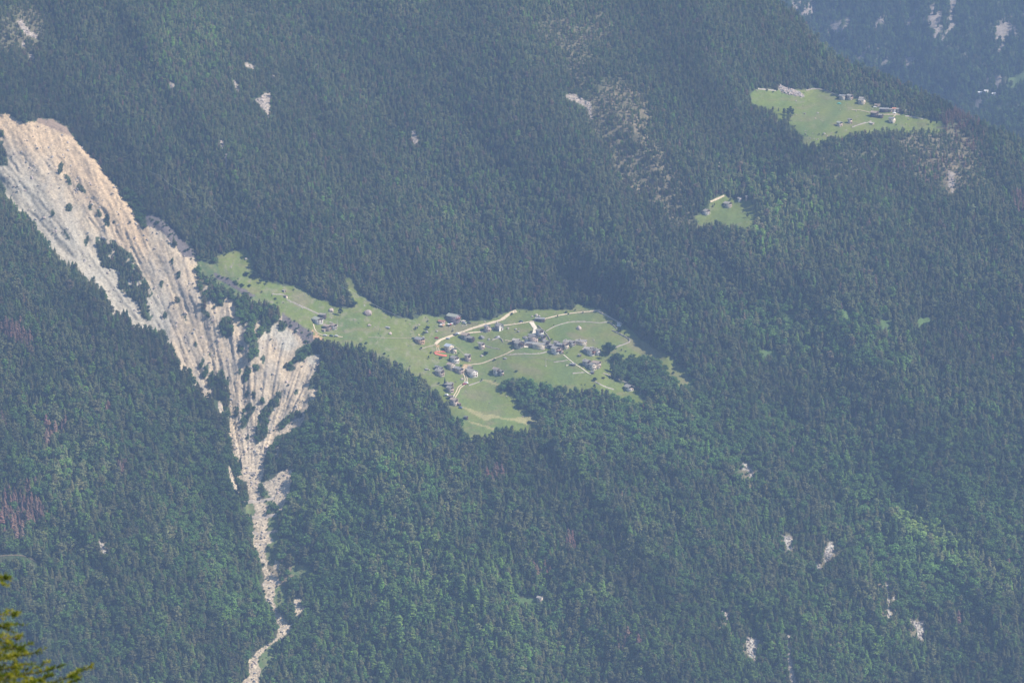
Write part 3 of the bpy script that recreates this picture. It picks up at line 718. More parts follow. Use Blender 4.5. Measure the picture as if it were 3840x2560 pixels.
def clump(cr, rng, c, r, n, flat, size):
    for _ in range(n):
        th = rng.uniform(0, 6.28); ph = math.acos(rng.uniform(-0.55, 1))
        d = Vector((math.sin(ph) * math.cos(th), math.sin(ph) * math.sin(th), math.cos(ph) * flat))
        p = Vector(c) + d * r * rng.uniform(.65, 1.05)
        nrm = (d.normalized() + Vector((rng.uniform(-.6, .6), rng.uniform(-.6, .6), rng.uniform(-.2, .6)))).normalized()
        a = nrm.orthogonal().normalized(); a.rotate(Matrix.Rotation(rng.uniform(0, 6.28), 3, nrm)); b = nrm.cross(a)
        s1 = size * rng.uniform(.6, 1.2); s2 = s1 * rng.uniform(.55, .9)
        cr.quad(tuple(p - a * s1), tuple(p - b * s2), tuple(p + a * s1), tuple(p + b * s2))

def broadleaf(rng, width=0.34, base=0.2, n=22, leaves=20):
    tr, cr = Soup(), Soup()
    tr.tube([(0, 0, -0.15), (0, 0, 0.1), (rng.uniform(-.03, .03), rng.uniform(-.03, .03), 0.55), (rng.uniform(-.05, .05), 0, 0.8)], [0.028, 0.022, 0.014, 0.004], 5)
    for i in range(7):
        a = i * 0.9 + rng.uniform(-.3, .3); z = rng.uniform(0.25, 0.55); rr = width * rng.uniform(.5, .9)
        tr.tube([(0, 0, z), (math.cos(a) * rr * .5, math.sin(a) * rr * .5, z + 0.12), (math.cos(a) * rr, math.sin(a) * rr, z + 0.25)], [0.011, 0.007, 0.003], 4)
    cz = (base + 1) / 2; hz = (1 - base) / 2
    for i in range(n):
        th = rng.uniform(0, 6.28); cp_ = rng.uniform(-0.8, 1); spn = math.sqrt(1 - cp_ * cp_)
        q = rng.uniform(.35, .78)
        c = (math.cos(th) * spn * width * q, math.sin(th) * spn * width * q, cz + cp_ * hz * q)
        clump(cr, rng, c, width * rng.uniform(.28, .46), leaves, 0.85, width * 0.17)
    return tr, cr

PROTO = {}
SHAPES = {'conifer': [], 'broadleaf': [], 'dead': []}
_r = random.Random(5)
specs = [('conifer', lambda: conifer(_r, 0.17, 0.06, 15, 10, bulge=.65)), ('conifer', lambda: conifer(_r, 0.21, 0.08, 14, 10, droop=0.45, bulge=.6)), ('conifer', lambda: conifer(_r, 0.18, 0.1, 14, 10, bulge=.55, airy=.08)),
         ('conifer', lambda: conifer(_r, 0.20, 0.14, 13, 10, droop=0.15, airy=.1, ragged=.4, bulge=.5)), ('conifer', lambda: pine(_r, 0.2, 0.26)), ('conifer', lambda: pine(_r, 0.24, 0.3)), ('conifer', lambda: pine(_r, 0.21, 0.2)),
         ('broadleaf', lambda: broadleaf(_r)), ('broadleaf', lambda: broadleaf(_r, 0.42, 0.15)), ('broadleaf', lambda: broadleaf(_r, 0.30, 0.12)), ('broadleaf', lambda: broadleaf(_r, 0.46, 0.1, 26, 18)),
         ('dead', lambda: conifer(_r, 0.18, 0.08, 14, 9, airy=.1, droop=.4, ragged=.4, bulge=.6)), ('dead', lambda: conifer(_r, 0.17, 0.12, 13, 9, airy=.15, droop=.3, ragged=.4, bulge=.6))]
hidden = {}
for kind, fn in specs:
    tr, cr = fn()
    i = len(SHAPES[kind])
    both = join_mesh(kind + '_tree_shape', tr, cr)
    tm = tr.mesh(kind + '_trunk', BARK); cm = cr.mesh(kind + '_crown', LEAF)
    SHAPES[kind].append((both, tm, cm))
    hidden.setdefault(kind, bpy.data.collections.new(kind + '_tree_shapes'))
    po = bpy.data.objects.new('%s_shape_%02d' % (kind, i), both); hidden[kind].objects.link(po)

def scatter(name, pts, rot, scl, idx, tint, coll, label=None):
    """one object whose points each carry one copy of a shape"""
    me = bpy.data.meshes.new(name); n = len(pts)
    me.vertices.add(n); me.vertices.foreach_set('co', np.asarray(pts, np.float32).ravel())
    a = me.attributes.new('turn', 'FLOAT_VECTOR', 'POINT'); a.data.foreach_set('vector', np.asarray(rot, np.float32).ravel())
    a = me.attributes.new('size', 'FLOAT_VECTOR', 'POINT'); a.data.foreach_set('vector', np.asarray(scl, np.float32).ravel())
    a = me.attributes.new('pick', 'INT', 'POINT'); a.data.foreach_set('value', np.asarray(idx, np.int32))
    a = me.attributes.new('tint', 'FLOAT_COLOR', 'POINT'); a.data.foreach_set('color', np.concatenate([tint, np.ones((n, 1))], 1).astype(np.float32).ravel())
    o = link(bpy.data.objects.new(name, me))
    ng = bpy.data.node_groups.new(name + '_nodes', 'GeometryNodeTree')
    ng.interface.new_socket('Geometry', in_out='INPUT', socket_type='NodeSocketGeometry'); ng.interface.new_socket('Geometry', in_out='OUTPUT', socket_type='NodeSocketGeometry')
    L = ng.links; gi = ng.nodes.new('NodeGroupInput'); go = ng.nodes.new('NodeGroupOutput')
    ip = ng.nodes.new('GeometryNodeInstanceOnPoints'); ci = ng.nodes.new('GeometryNodeCollectionInfo')
    ci.inputs['Collection'].default_value = coll; ci.inputs['Separate Children'].default_value = True; ci.inputs['Reset Children'].default_value = True
    ip.inputs['Pick Instance'].default_value = True
    L.new(gi.outputs[0], ip.inputs['Points']); L.new(ci.outputs[0], ip.inputs['Instance'])
    for nm, ty, sock in (('turn', 'FLOAT_VECTOR', 'Rotation'), ('size', 'FLOAT_VECTOR', 'Scale'), ('pick', 'INT', 'Instance Index')):
        na = ng.nodes.new('GeometryNodeInputNamedAttribute'); na.data_type = ty; na.inputs['Name'].default_value = nm
        L.new([s for s in na.outputs if s.enabled and s.name == 'Attribute'][0], ip.inputs[sock])
    L.new(ip.outputs[0], go.inputs[0])
    md = o.modifiers.new('scatter', 'NODES'); md.node_group = ng
    tag(o, label, kind='stuff')
    return o

# ------------------------------------------------------------------ where the trees stand
def tree_px(u, v):
    """usual tree height in photo pixels"""
    base = np.interp(v, [-430, 0, 500, 900, 1250, 1700, 2600, 3000], [21, 23, 28, 36, 46, 53, 53, 53])
    base = base * (1 + 0.10 * (u > 3000) * 0)
    base = base * np.where((u < 900) & (v > 1100), 1.08, 1.0)
    return base

def plant():
    us, vs = np.meshgrid(np.arange(-330, 4170, 7.2), np.arange(-430, 2860, 7.2))
    us = us.ravel() + RNG.uniform(-5, 5, us.size); vs = vs.ravel() + RNG.uniform(-5, 5, vs.size)
    h = tree_px(us, vs) * RNG.uniform(0.6, 1.2, us.size) * (1 + 0.2 * fbm(us / 150, vs / 150, 2))
    br = soft(BROAD, us, vs); kindr = RNG.random(us.size)
    br = np.maximum(br, 0.34 * sstep(1350, 1700, vs))
    br = np.clip(br + 0.5 * fbm(us / 120 + 5, vs / 120, 3) * (br > 0.05), 0, 1) * (vs > 700)
    isb = (kindr < br)
    h = np.where(isb, h * 0.80, h)
    isl = m_islands(us, vs)
    # young growth on the slide and along the torrent
    h = np.where(isl, h * 0.5, h)
    h = h * (1 - 0.35 * np.clip(soft(SPARSE, us, vs) * 1.5, 0, 1) * (vs < 1100))
    low = soft([(1010, 1950, 50, 160, 0, 1), (960, 1350, 100, 160, 0, .7), (1000, 1650, 120, 120, 0, .5), (1030, 2250, 60, 70, 0, .8), (1000, 2480, 50, 60, 0, .9), (850, 1120, 120, 60, 20, .5), (2440, 1400, 150, 60, 20, .3), (560, 820, 60, 60, 0, .4), (2950, 2050, 70, 80, 0, .95), (3100, 2100, 70, 80, 0, .95), (3335, 2230, 45, 140, 0, .9), (3440, 2370, 60, 70, 0, .95), (2825, 2440, 60, 80, 0, .95), (2805, 1775, 55, 60, 0, .95), (385, 2060, 40, 60, 0, .95), (985, 410, 50, 70, 0, .8), (2170, 410, 80, 70, 0, .8), (3568, 700, 40, 70, 0, .9), (2970, 2490, 40, 140, 0, .9), (100, 130, 60, 70, 0, .7), (850, 590, 30, 80, 0, .7), (1555, 530, 40, 60, 0, .7), (840, 550, 40, 50, 0, .7)], us, vs)
    h = h * (1 - 0.42 * low)
    ok = ~(m_meadow(us, vs) | m_clear(us, vs) | m_talus(us, vs) | m_cliff(us, vs) | m_soil(us, vs) | m_scree(us, vs))
    for f, du in ((0.2, .12), (0.2, -.12), (0.4, .2), (0.4, -.2), (0.65, .1), (0.65, -.1), (0.92, 0)):
        vt = vs - h * f; ut = us + du * h * np.where(isl, 0.5, 1)
        ok &= ~(m_meadow(ut, vt) | m_scree(ut, vt))
    for f in (.25, .5, .75):
        vt = vs - h * f
        ok &= ~(m_clear(us, vt) | m_talus(us, vt) | m_cliff(us, vt))
    ok &= ridge_v(us) < vs - 2
    for pl, wpx in CLEARWAYS:
        for f in (.1, .35, .6, .85):
            d, _ = seg_dist(pl, us, vs - h * f); ok &= d > wpx
    keep = RNG.random(us.size)
    sp_ = soft(SPARSE, us, vs)
    ok &= keep > sp_ * (0.95 + 1.1 * fbm(us / 24, vs / 18, 2))
    gap = fbm(us / 70 + 20, vs / 50, 3)
    ok &= ~((gap > 0.42) & (keep < 0.6) & (vs < 1200))
    us, vs, h, isb, isl = us[ok], vs[ok], h[ok], isb[ok], isl[ok]
    # keep a spacing that fits the size of each tree
    order = RNG.permutation(len(us)); cell = 8.0; gridd = {}
    sel = []
    U = us.tolist(); Vv = vs.tolist(); H = h.tolist(); B = isb.tolist()
    for i in order.tolist():
        r = H[i] * (0.235 if not B[i] else 0.40)
        gx, gy = int(U[i] // cell), int(Vv[i] // cell); k = int(r // cell) + 1; good = True
        for a in range(gx - k, gx + k + 1):
            for b in range(gy - k, gy + k + 1):
                for (x, y) in gridd.get((a, b), ()):
                    if (x - U[i]) ** 2 + (y - Vv[i]) ** 2 * 0.75 < r * r: good = False; break
                if not good: break
            if not good: break
        if good:
            gridd.setdefault((gx, gy), []).append((U[i], Vv[i])); sel.append(i)
    sel = np.array(sel)
    return us[sel], vs[sel], h[sel], isb[sel]
CLEARWAYS = [([(-20, 2086), (40, 2081), (90, 2084), (120, 2096), (142, 2110)], 8), ([(2655, 762), (2690, 745), (2720, 732)], 5), ([(800, 1140), (812, 1170)], 2)]
TU, TV, TH, TB = plant()
print('trees', len(TU), 'broadleaf', int(TB.sum()))
TP = ground(TU, TV); TD = depth(TU, TV)
TM = TH * TD / F / math.cos(PITCH)           # height in metres
dead = (RNG.random(len(TU)) < soft(BROWN, TU, TV) * 1.25) | ((RNG.random(len(TU)) < 0.0015))
TB = TB & ~dead
pale = soft(PALE, TU, TV) + 0.35 * np.clip(fbm(TU / 110, TV / 110, 3), 0, 1)
lar = np.clip(soft(LARCH, TU, TV) + 0.25 + 0.7 * fbm((TU * .86 - TV * .5) / 60 + 30, (TU * .5 + TV * .86) / 240, 3), 0, 1)
tint = np.zeros((len(TU), 3)); rnd = RNG.random(len(TU)); rn2 = RNG.random(len(TU))
C_SPR = np.array((0.072, 0.112, 0.042)); C_LAR = np.array((0.128, 0.205, 0.052)); C_PIN = np.array((0.130, 0.146, 0.066)); C_RED = np.array((0.150, 0.125, 0.080))
C_BRO = np.array((0.088, 0.155, 0.046)); C_PAL = np.array((0.210, 0.290, 0.085)); C_DEAD = np.array((0.36, 0.245, 0.19))
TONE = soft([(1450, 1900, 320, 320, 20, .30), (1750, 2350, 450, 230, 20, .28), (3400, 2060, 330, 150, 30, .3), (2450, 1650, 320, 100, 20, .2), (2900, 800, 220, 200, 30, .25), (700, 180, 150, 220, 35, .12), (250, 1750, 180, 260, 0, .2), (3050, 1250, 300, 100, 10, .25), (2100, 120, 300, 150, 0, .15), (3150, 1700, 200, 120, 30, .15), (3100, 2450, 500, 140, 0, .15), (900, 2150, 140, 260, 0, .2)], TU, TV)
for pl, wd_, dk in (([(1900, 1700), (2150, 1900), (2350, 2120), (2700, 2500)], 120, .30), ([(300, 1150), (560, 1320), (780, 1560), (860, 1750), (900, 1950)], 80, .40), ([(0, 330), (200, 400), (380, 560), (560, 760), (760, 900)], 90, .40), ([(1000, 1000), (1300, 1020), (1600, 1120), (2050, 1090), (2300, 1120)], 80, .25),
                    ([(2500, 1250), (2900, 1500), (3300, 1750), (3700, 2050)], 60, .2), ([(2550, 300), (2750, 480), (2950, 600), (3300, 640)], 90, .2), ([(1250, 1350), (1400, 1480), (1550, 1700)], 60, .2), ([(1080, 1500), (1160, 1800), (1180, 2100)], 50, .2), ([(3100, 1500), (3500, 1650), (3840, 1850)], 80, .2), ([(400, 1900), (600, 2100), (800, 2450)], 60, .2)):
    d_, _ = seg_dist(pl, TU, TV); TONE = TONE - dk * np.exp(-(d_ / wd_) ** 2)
pinshare = np.where(TV < 1150, .22, 0) + .3 * np.clip(fbm(TU / 200 + 60, TV / 160, 2), 0, 1)
con = np.where((rnd < 0.30)[:, None], C_SPR, np.where((rnd < 0.30 + np.clip(0.55 * lar - pinshare, .06, 1))[:, None], C_LAR, C_PIN))
con = np.where(((rn2 < 0.05) & (TV < 1400))[:, None], C_RED, con)
con = con * (1 + 0.9 * (pale * (rnd > .3)))[:, None]
bro = C_BRO[None] * (1 - np.clip(pale * 1.1, 0, 1))[:, None] + C_PAL[None] * np.clip(pale * 1.1, 0, 1)[:, None]
tint = np.where(TB[:, None], bro, con); tint = np.where(dead[:, None], C_DEAD, tint)
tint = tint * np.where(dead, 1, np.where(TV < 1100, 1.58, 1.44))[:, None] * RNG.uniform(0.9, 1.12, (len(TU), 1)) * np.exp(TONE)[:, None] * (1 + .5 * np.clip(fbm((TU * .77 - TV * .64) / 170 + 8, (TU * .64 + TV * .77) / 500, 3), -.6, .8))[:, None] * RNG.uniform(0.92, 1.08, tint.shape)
wid = RNG.uniform(1.0, 1.5, len(TU))
TKIND = np.where(dead, 2, np.where(TB, 1, 0))
rot = RNG.uniform(0, 6.28, len(TU)); tilt = RNG.normal(0, 0.03, (len(TU), 2))
pick = np.where(TKIND == 0, np.where(RNG.random(len(TU)) < .5, RNG.integers(4, 7, len(TU)), RNG.integers(0, 4, len(TU))), np.where(TKIND == 1, RNG.integers(0, 4, len(TU)), RNG.integers(0, 2, len(TU))))

# the largest in view stand as single trees, the rest as the forest mass
KN = ['conifer', 'broadleaf', 'dead']
inframe = (TU > 12) & (TU < 3828) & (TV < 2548) & (TV - TH > 10) & ~((TU < 370) & (TV > 2150))
single = np.zeros(len(TU), bool)
for k, nmax in ((0, 295), (1, 290), (2, 260)):
    c = np.where((TKIND == k) & inframe)[0]
    c = c[np.argsort(-(TH[c] * wid[c]))][:nmax]; single[c] = True

def zone(u, v):
    if v < 560 and u > 2750: return 'around the high meadow'
    if u < 1000 and v > 1000: return 'left of the landslide' if v < 1900 else 'left of the torrent'
    if v < 1180: return 'on the steep slope above the village'
    if u < 1500: return 'between the landslide and the village' if v < 1700 else 'right of the torrent'
    if v < 1650: return 'at the edge of the village meadow' if u < 2650 else 'right of the village meadow'
    if u < 2600: return 'on the slope below the village'
    return 'on the lower right slope'
LAB = {0: ('conifer_tree', 'tall dark green conifer standing out in the forest ', 'conifer', 'tallest conifers '), 1: ('broadleaf_tree', 'round bright green broadleaf crown in the forest ', 'tree', 'largest broadleaf trees '),
       2: ('dead_conifer', 'dead reddish brown conifer in the green forest ', 'dead tree', 'dead brown conifers ')}
def single_tree(i=None, kind=None, shape=None, p=None, hm=None, w_=1.0, rz=0.0, col=None, name=None, label=None, cat=None, group=None):
    root = bpy.data.objects.new(name, None); COL.objects.link(root); root.empty_display_size = 0.5
    root.location = p; root.rotation_euler = (0, 0, rz); root.scale = (hm * w_, hm * w_, hm)
    tag(root, label, cat, group)
    _, tm, cm = SHAPES[kind][shape]
    a = link(bpy.data.objects.new('trunk', tm), root); b = link(bpy.data.objects.new('crown', cm), root)
    b['tint'] = [float(x) for x in col]; a['tint'] = [0.1, 0.08, 0.06]
    return root
for i in np.where(single)[0]:
    k = int(TKIND[i]); nm, lb, ct, gp = LAB[k]; z = zone(TU[i], TV[i])
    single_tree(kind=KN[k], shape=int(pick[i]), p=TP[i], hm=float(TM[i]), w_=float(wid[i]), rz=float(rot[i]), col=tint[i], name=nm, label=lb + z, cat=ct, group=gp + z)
fl = {0: ('conifer_forest', 'dense dark conifer forest covering the mountainside'), 1: ('broadleaf_wood', 'green broadleaf woodland on the lower slopes'), 2: ('dead_conifer_stand', 'scattered dead brown conifers among the forest')}
for k in range(3):
    s = (TKIND == k) & ~single
    if s.sum():
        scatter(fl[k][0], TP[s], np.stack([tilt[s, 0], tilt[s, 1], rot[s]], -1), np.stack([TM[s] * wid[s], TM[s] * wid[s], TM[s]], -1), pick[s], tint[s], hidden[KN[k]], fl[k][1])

# forest of the opposite hillside
def plant_far():
    us, vs = np.meshgrid(np.arange(2600, 4300, 8.2), np.arange(-420, 700, 9.5))
    us = us.ravel() + RNG.uniform(-5, 5, us.size); vs = vs.ravel() + RNG.uniform(-5, 5, vs.size)
    ok = (vs < ridge_v(us) + 25) & ~far_rock(us, vs - 8) & ~ell(us, vs - 8, 3835, 290, 60, 20, -25) & (RNG.random(us.size) > 0.12)
    for (a, b) in ((3675, 353), (3698, 347), (3727, 358)): ok &= ~ell(us, vs, a, b + 8, 14, 14)
    us, vs = us[ok], vs[ok]
    p = farpt(us, vs); hm = RNG.uniform(8, 15, len(us)) * (1 + .2 * fbm(us / 80, vs / 80, 2))
    t = np.where((RNG.random(len(us)) < 0.5)[:, None], C_LAR, C_SPR) * RNG.uniform(.75, 1.3, (len(us), 1))
    t = np.where((RNG.random(len(us)) < 0.1)[:, None], C_PIN, t)
    w_ = RNG.uniform(1.0, 1.5, len(us))
    scatter('far_forest', p, np.stack([0 * hm, 0 * hm, RNG.uniform(0, 6.28, len(us))], -1), np.stack([hm * w_, hm * w_, hm], -1), RNG.integers(0, 7, len(us)), t, hidden['conifer'], 'hazy conifer forest on the opposite hillside beyond the ridge')
plant_far()

# ------------------------------------------------------------------ building materials
def simple(name, c, rough=0.7, spec=0.3, metal=0.0):
    m, nt, b = new_mat(name); b.inputs['Base Color'].default_value = (*c, 1); b.inputs['Roughness'].default_value = rough; b.inputs['Specular IOR Level'].default_value = spec; b.inputs['Metallic'].default_value = metal
    return m
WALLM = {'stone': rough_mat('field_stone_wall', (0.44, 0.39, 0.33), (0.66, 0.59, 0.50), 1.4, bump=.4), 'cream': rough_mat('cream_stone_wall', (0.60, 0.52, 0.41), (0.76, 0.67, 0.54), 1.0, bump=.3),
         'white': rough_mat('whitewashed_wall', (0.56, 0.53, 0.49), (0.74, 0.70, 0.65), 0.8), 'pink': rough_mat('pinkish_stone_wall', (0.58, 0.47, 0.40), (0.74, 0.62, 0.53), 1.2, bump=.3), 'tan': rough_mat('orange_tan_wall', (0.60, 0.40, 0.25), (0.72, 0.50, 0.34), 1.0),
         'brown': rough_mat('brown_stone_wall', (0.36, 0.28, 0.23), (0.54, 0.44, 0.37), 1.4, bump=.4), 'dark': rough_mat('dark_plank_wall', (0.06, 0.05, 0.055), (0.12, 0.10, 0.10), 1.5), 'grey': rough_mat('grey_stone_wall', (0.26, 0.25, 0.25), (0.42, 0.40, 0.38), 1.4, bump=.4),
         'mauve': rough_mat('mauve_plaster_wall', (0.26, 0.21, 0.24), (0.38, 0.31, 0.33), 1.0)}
ROOFM = {'slab': rough_mat('stone_slab_roof', (0.29, 0.275, 0.245), (0.44, 0.415, 0.365), 1.8, bump=.5), 'pale': rough_mat('pale_slab_roof', (0.38, 0.355, 0.31), (0.54, 0.505, 0.44), 1.6, bump=.5), 'grey': rough_mat('grey_slab_roof', (0.24, 0.245, 0.245), (0.36, 0.36, 0.35), 1.8, bump=.5),
         'warm': rough_mat('warm_brown_slab_roof', (0.36, 0.29, 0.23), (0.49, 0.40, 0.32), 1.6, bump=.5), 'blue': rough_mat('bluish_metal_roof', (0.50, 0.56, 0.64), (0.60, 0.66, 0.74), 0.6, rough=.5, spec=.4), 'rust': rough_mat('red_brown_roof', (0.36, 0.17, 0.12), (0.48, 0.24, 0.17), 1.4),
         'green': rough_mat('greenish_slab_roof', (0.36, 0.39, 0.32), (0.50, 0.52, 0.43), 1.6, bump=.4), 'dark': rough_mat('dark_slab_roof', (0.11, 0.11, 0.12), (0.18, 0.18, 0.19), 1.8), 'orange': rough_mat('orange_tile_roof', (0.62, 0.26, 0.14), (0.72, 0.34, 0.20), 1.4), 'white': simple('bright_white_sheet', (0.85, 0.85, 0.83))}
WOOD = rough_mat('weathered_timber', (0.075, 0.055, 0.05), (0.13, 0.095, 0.08), 2.0, stretch=(1, 1, .3))
REDWOOD = rough_mat('reddish_timber', (0.26, 0.10, 0.07), (0.36, 0.15, 0.10), 2.0)
GLASS = simple('dark_window', (0.03, 0.035, 0.045), 0.25, 0.5)
DOORM = rough_mat('brown_door_wood', (0.16, 0.08, 0.05), (0.24, 0.13, 0.08), 2.0)
CHIM = rough_mat('chimney_stone', (0.42, 0.38, 0.33), (0.60, 0.55, 0.48), 2.0)

def box_v(cx, cy, cz, sx, sy, sz):
    return [(cx + a * sx / 2, cy + b * sy / 2, cz + c * sz / 2) for a in (-1, 1) for b in (-1, 1) for c in (-1, 1)]
BOXF = [(0, 1, 3, 2), (4, 6, 7, 5), (0, 4, 5, 1), (2, 3, 7, 6), (0, 2, 6, 4), (1, 5, 7, 3)]
def boxes_mesh(name, bs, mat):
    v = []; f = []
    for b in bs:
        n = len(v); v += box_v(*b); f += [tuple(i + n for i in q) for q in BOXF]
    return mesh_np(name, v, np.array(f), mat)
def part(name, me, parent, label=None):
    o = link(bpy.data.objects.new(name, me), parent)
    if label: o['label'] = label
    return o

def put_root(name, u, v, phi, label, cat, group=None, lift=0.0):
    p = g1(u, v)
    o = bpy.data.objects.new(name, None); COL.objects.link(o); o.empty_display_size = 1
    o.location = (float(p[0]), float(p[1]), float(p[2]) + lift); o.rotation_euler = (0, 0, R(phi))
    tag(o, label, cat, group); o['category'] = cat
    return o

def house(u, v, pw, phi, label, aspect=1.1, hw=4.6, wall='stone', roof='slab', pitch=25, win=3, wood=0.5, door=True, chim=False, sidewin=1, name='stone_house', cat='house', group='stone houses of the main village', oh=0.6, balcony=None, drop=4.0):
    """gable end faces the valley, turned phi degrees to the right; local -y is the gable, local x runs across it"""
    hw = hw * 1.02; wpx = pw * mpp(u, v); ph = R(abs(phi))
    W = wpx / (math.cos(ph) + aspect * math.sin(ph)); L = W * aspect
    root = put_root(name, u, v, phi, label, cat, group)
    rise = math.tan(R(pitch)) * W / 2
    x, y = W / 2, L / 2
    V = [(-x, -y, -drop), (x, -y, -drop), (x, -y, hw), (0, -y, hw + rise), (-x, -y, hw), (-x, y, -drop), (x, y, -drop), (x, y, hw), (0, y, hw + rise), (-x, y, hw)]
    me = mesh_np('wall', V, [np.array([(1, 6, 7, 2), (6, 5, 9, 7), (5, 0, 4, 9), (2, 7, 8, 3), (3, 8, 9, 4), (0, 5, 6, 1)]), np.array([(7, 9, 8)]), np.array([(0, 1, 2, 3, 4)])], WALLM[wall])
    part('wall', me, root)
    # two roof planes of thick slabs, slightly sagging, with a ragged lower edge
    th = 0.32; S = Soup(); t = math.tan(R(pitch)); n = 9
    for sgn in (-1, 1):
        xe = x + oh
        rows = []
        for i in range(n):
            yy = -y - oh + (2 * y + 2 * oh) * i / (n - 1)
            sag = -0.10 * math.sin(math.pi * i / (n - 1)); j = random.uniform(-.06, .06)
            rows.append([(0.0 if sgn < 0 else 0.003, yy, hw + rise + 0.05 + sag + th), (sgn * (xe + j), yy, hw + rise + 0.05 + sag - t * (xe + j) + th), (sgn * (xe + j), yy, hw + rise + 0.05 + sag - t * (xe + j)), (0.0 if sgn < 0 else 0.003, yy, hw + rise + 0.05 + sag)])
        for a, b in zip(rows[:-1], rows[1:]):
            for k in range(4): S.quad(a[k], a[(k + 1) % 4], b[(k + 1) % 4], b[k])
        S.quad(*rows[0]); S.quad(*rows[-1])
    rf = part('roof', S.mesh('roof', ROOFM[roof]), root)
    if chim:
        part('chimney', boxes_mesh('chimney', [(-W * 0.18, L * 0.12, hw + rise + 0.35, 0.8, 0.8, 1.7), (-W * 0.18, L * 0.12, hw + rise + 1.29, 1.05, 1.05, 0.16)], CHIM), rf)
    if wood > 0:       # open timbered loft under the gable
        zb = hw * (1 - wood) + 0.2; k = 0.86
        Vw = [(-x * k, -y - 0.06, zb), (x * k, -y - 0.06, zb), (x * k, -y - 0.06, hw - 0.05), (0, -y - 0.06, hw + rise - 0.25), (-x * k, -y - 0.06, hw - 0.05)]
        Vw += [(a, b + 0.03, c) for a, b, c in Vw]
        me = mesh_np('gable_boarding', Vw, [np.array([(0, 1, 2, 3, 4)]), np.array([(0, 5, 6, 1), (1, 6, 7, 2), (2, 7, 8, 3), (3, 8, 9, 4), (4, 9, 5, 0)])], WOOD)
        part('gable_boarding', me, root)
    if balcony:
        zb = hw * 0.52
        bm = [(0, -y - 0.62, zb, W * .9, 1.1, 0.14), (0, -y - 1.1, zb + 0.6, W * .9, 0.08, 0.9)] + [(sx * W * .43, -y - 1.08, (zb + hw) / 2 - 0.2, 0.14, 0.14, hw - zb + 1.0) for sx in (-1, 0, 1)]
        part('balcony', boxes_mesh('balcony', bm, REDWOOD if balcony == 'red' else WOOD), root)
    zmax = hw * (1 - wood) - 0.1 if wood > 0 else hw + rise * 0.3
    rowsn = 1 if win <= 3 else 2
    per = [win] if rowsn == 1 else [win // 2, win - win // 2]
    for r_, cnt in enumerate(per):
        z = 0.5 * min(zmax, hw) if rowsn == 1 else (hw * 0.27, hw * 0.74)[r_]
        for i in range(cnt):
            if wood > 0 and z + .6 > zmax and rowsn == 2 and r_ == 1: zz = z
            wx = W * (-0.36 + 0.72 * (i + 0.5) / cnt) if not (door and r_ == 0) else W * (-0.38 + 0.5 * (i + 0.5) / cnt)
            fo = part('window', boxes_mesh('window', [(wx, -y - 0.07, z, 0.95, 0.1, 1.1)], CHIM if wall in ('dark', 'brown') else DOORM), root)
            part('pane', boxes_mesh('pane', [(wx, -y - 0.10, z, 0.72, 0.1, 0.88)], GLASS), fo)
    for i in range(sidewin):
        wy = L * (-0.3 + 0.6 * (i + 0.5) / sidewin)
        fo = part('window', boxes_mesh('window', [(-x - 0.05, wy, hw * .55, 0.1, 0.9, 0.95)], CHIM if wall in ('dark', 'brown') else DOORM), root)
        part('pane', boxes_mesh('pane', [(-x - 0.08, wy, hw * .55, 0.1, 0.7, 0.75)], GLASS), fo)
    if door:
        part('door', boxes_mesh('door', [(W * 0.27, -y - 0.07, 0.9, 1.15, 0.12, 2.2)], DOORM), root)
    return root

MV = 'stone houses of the main village'
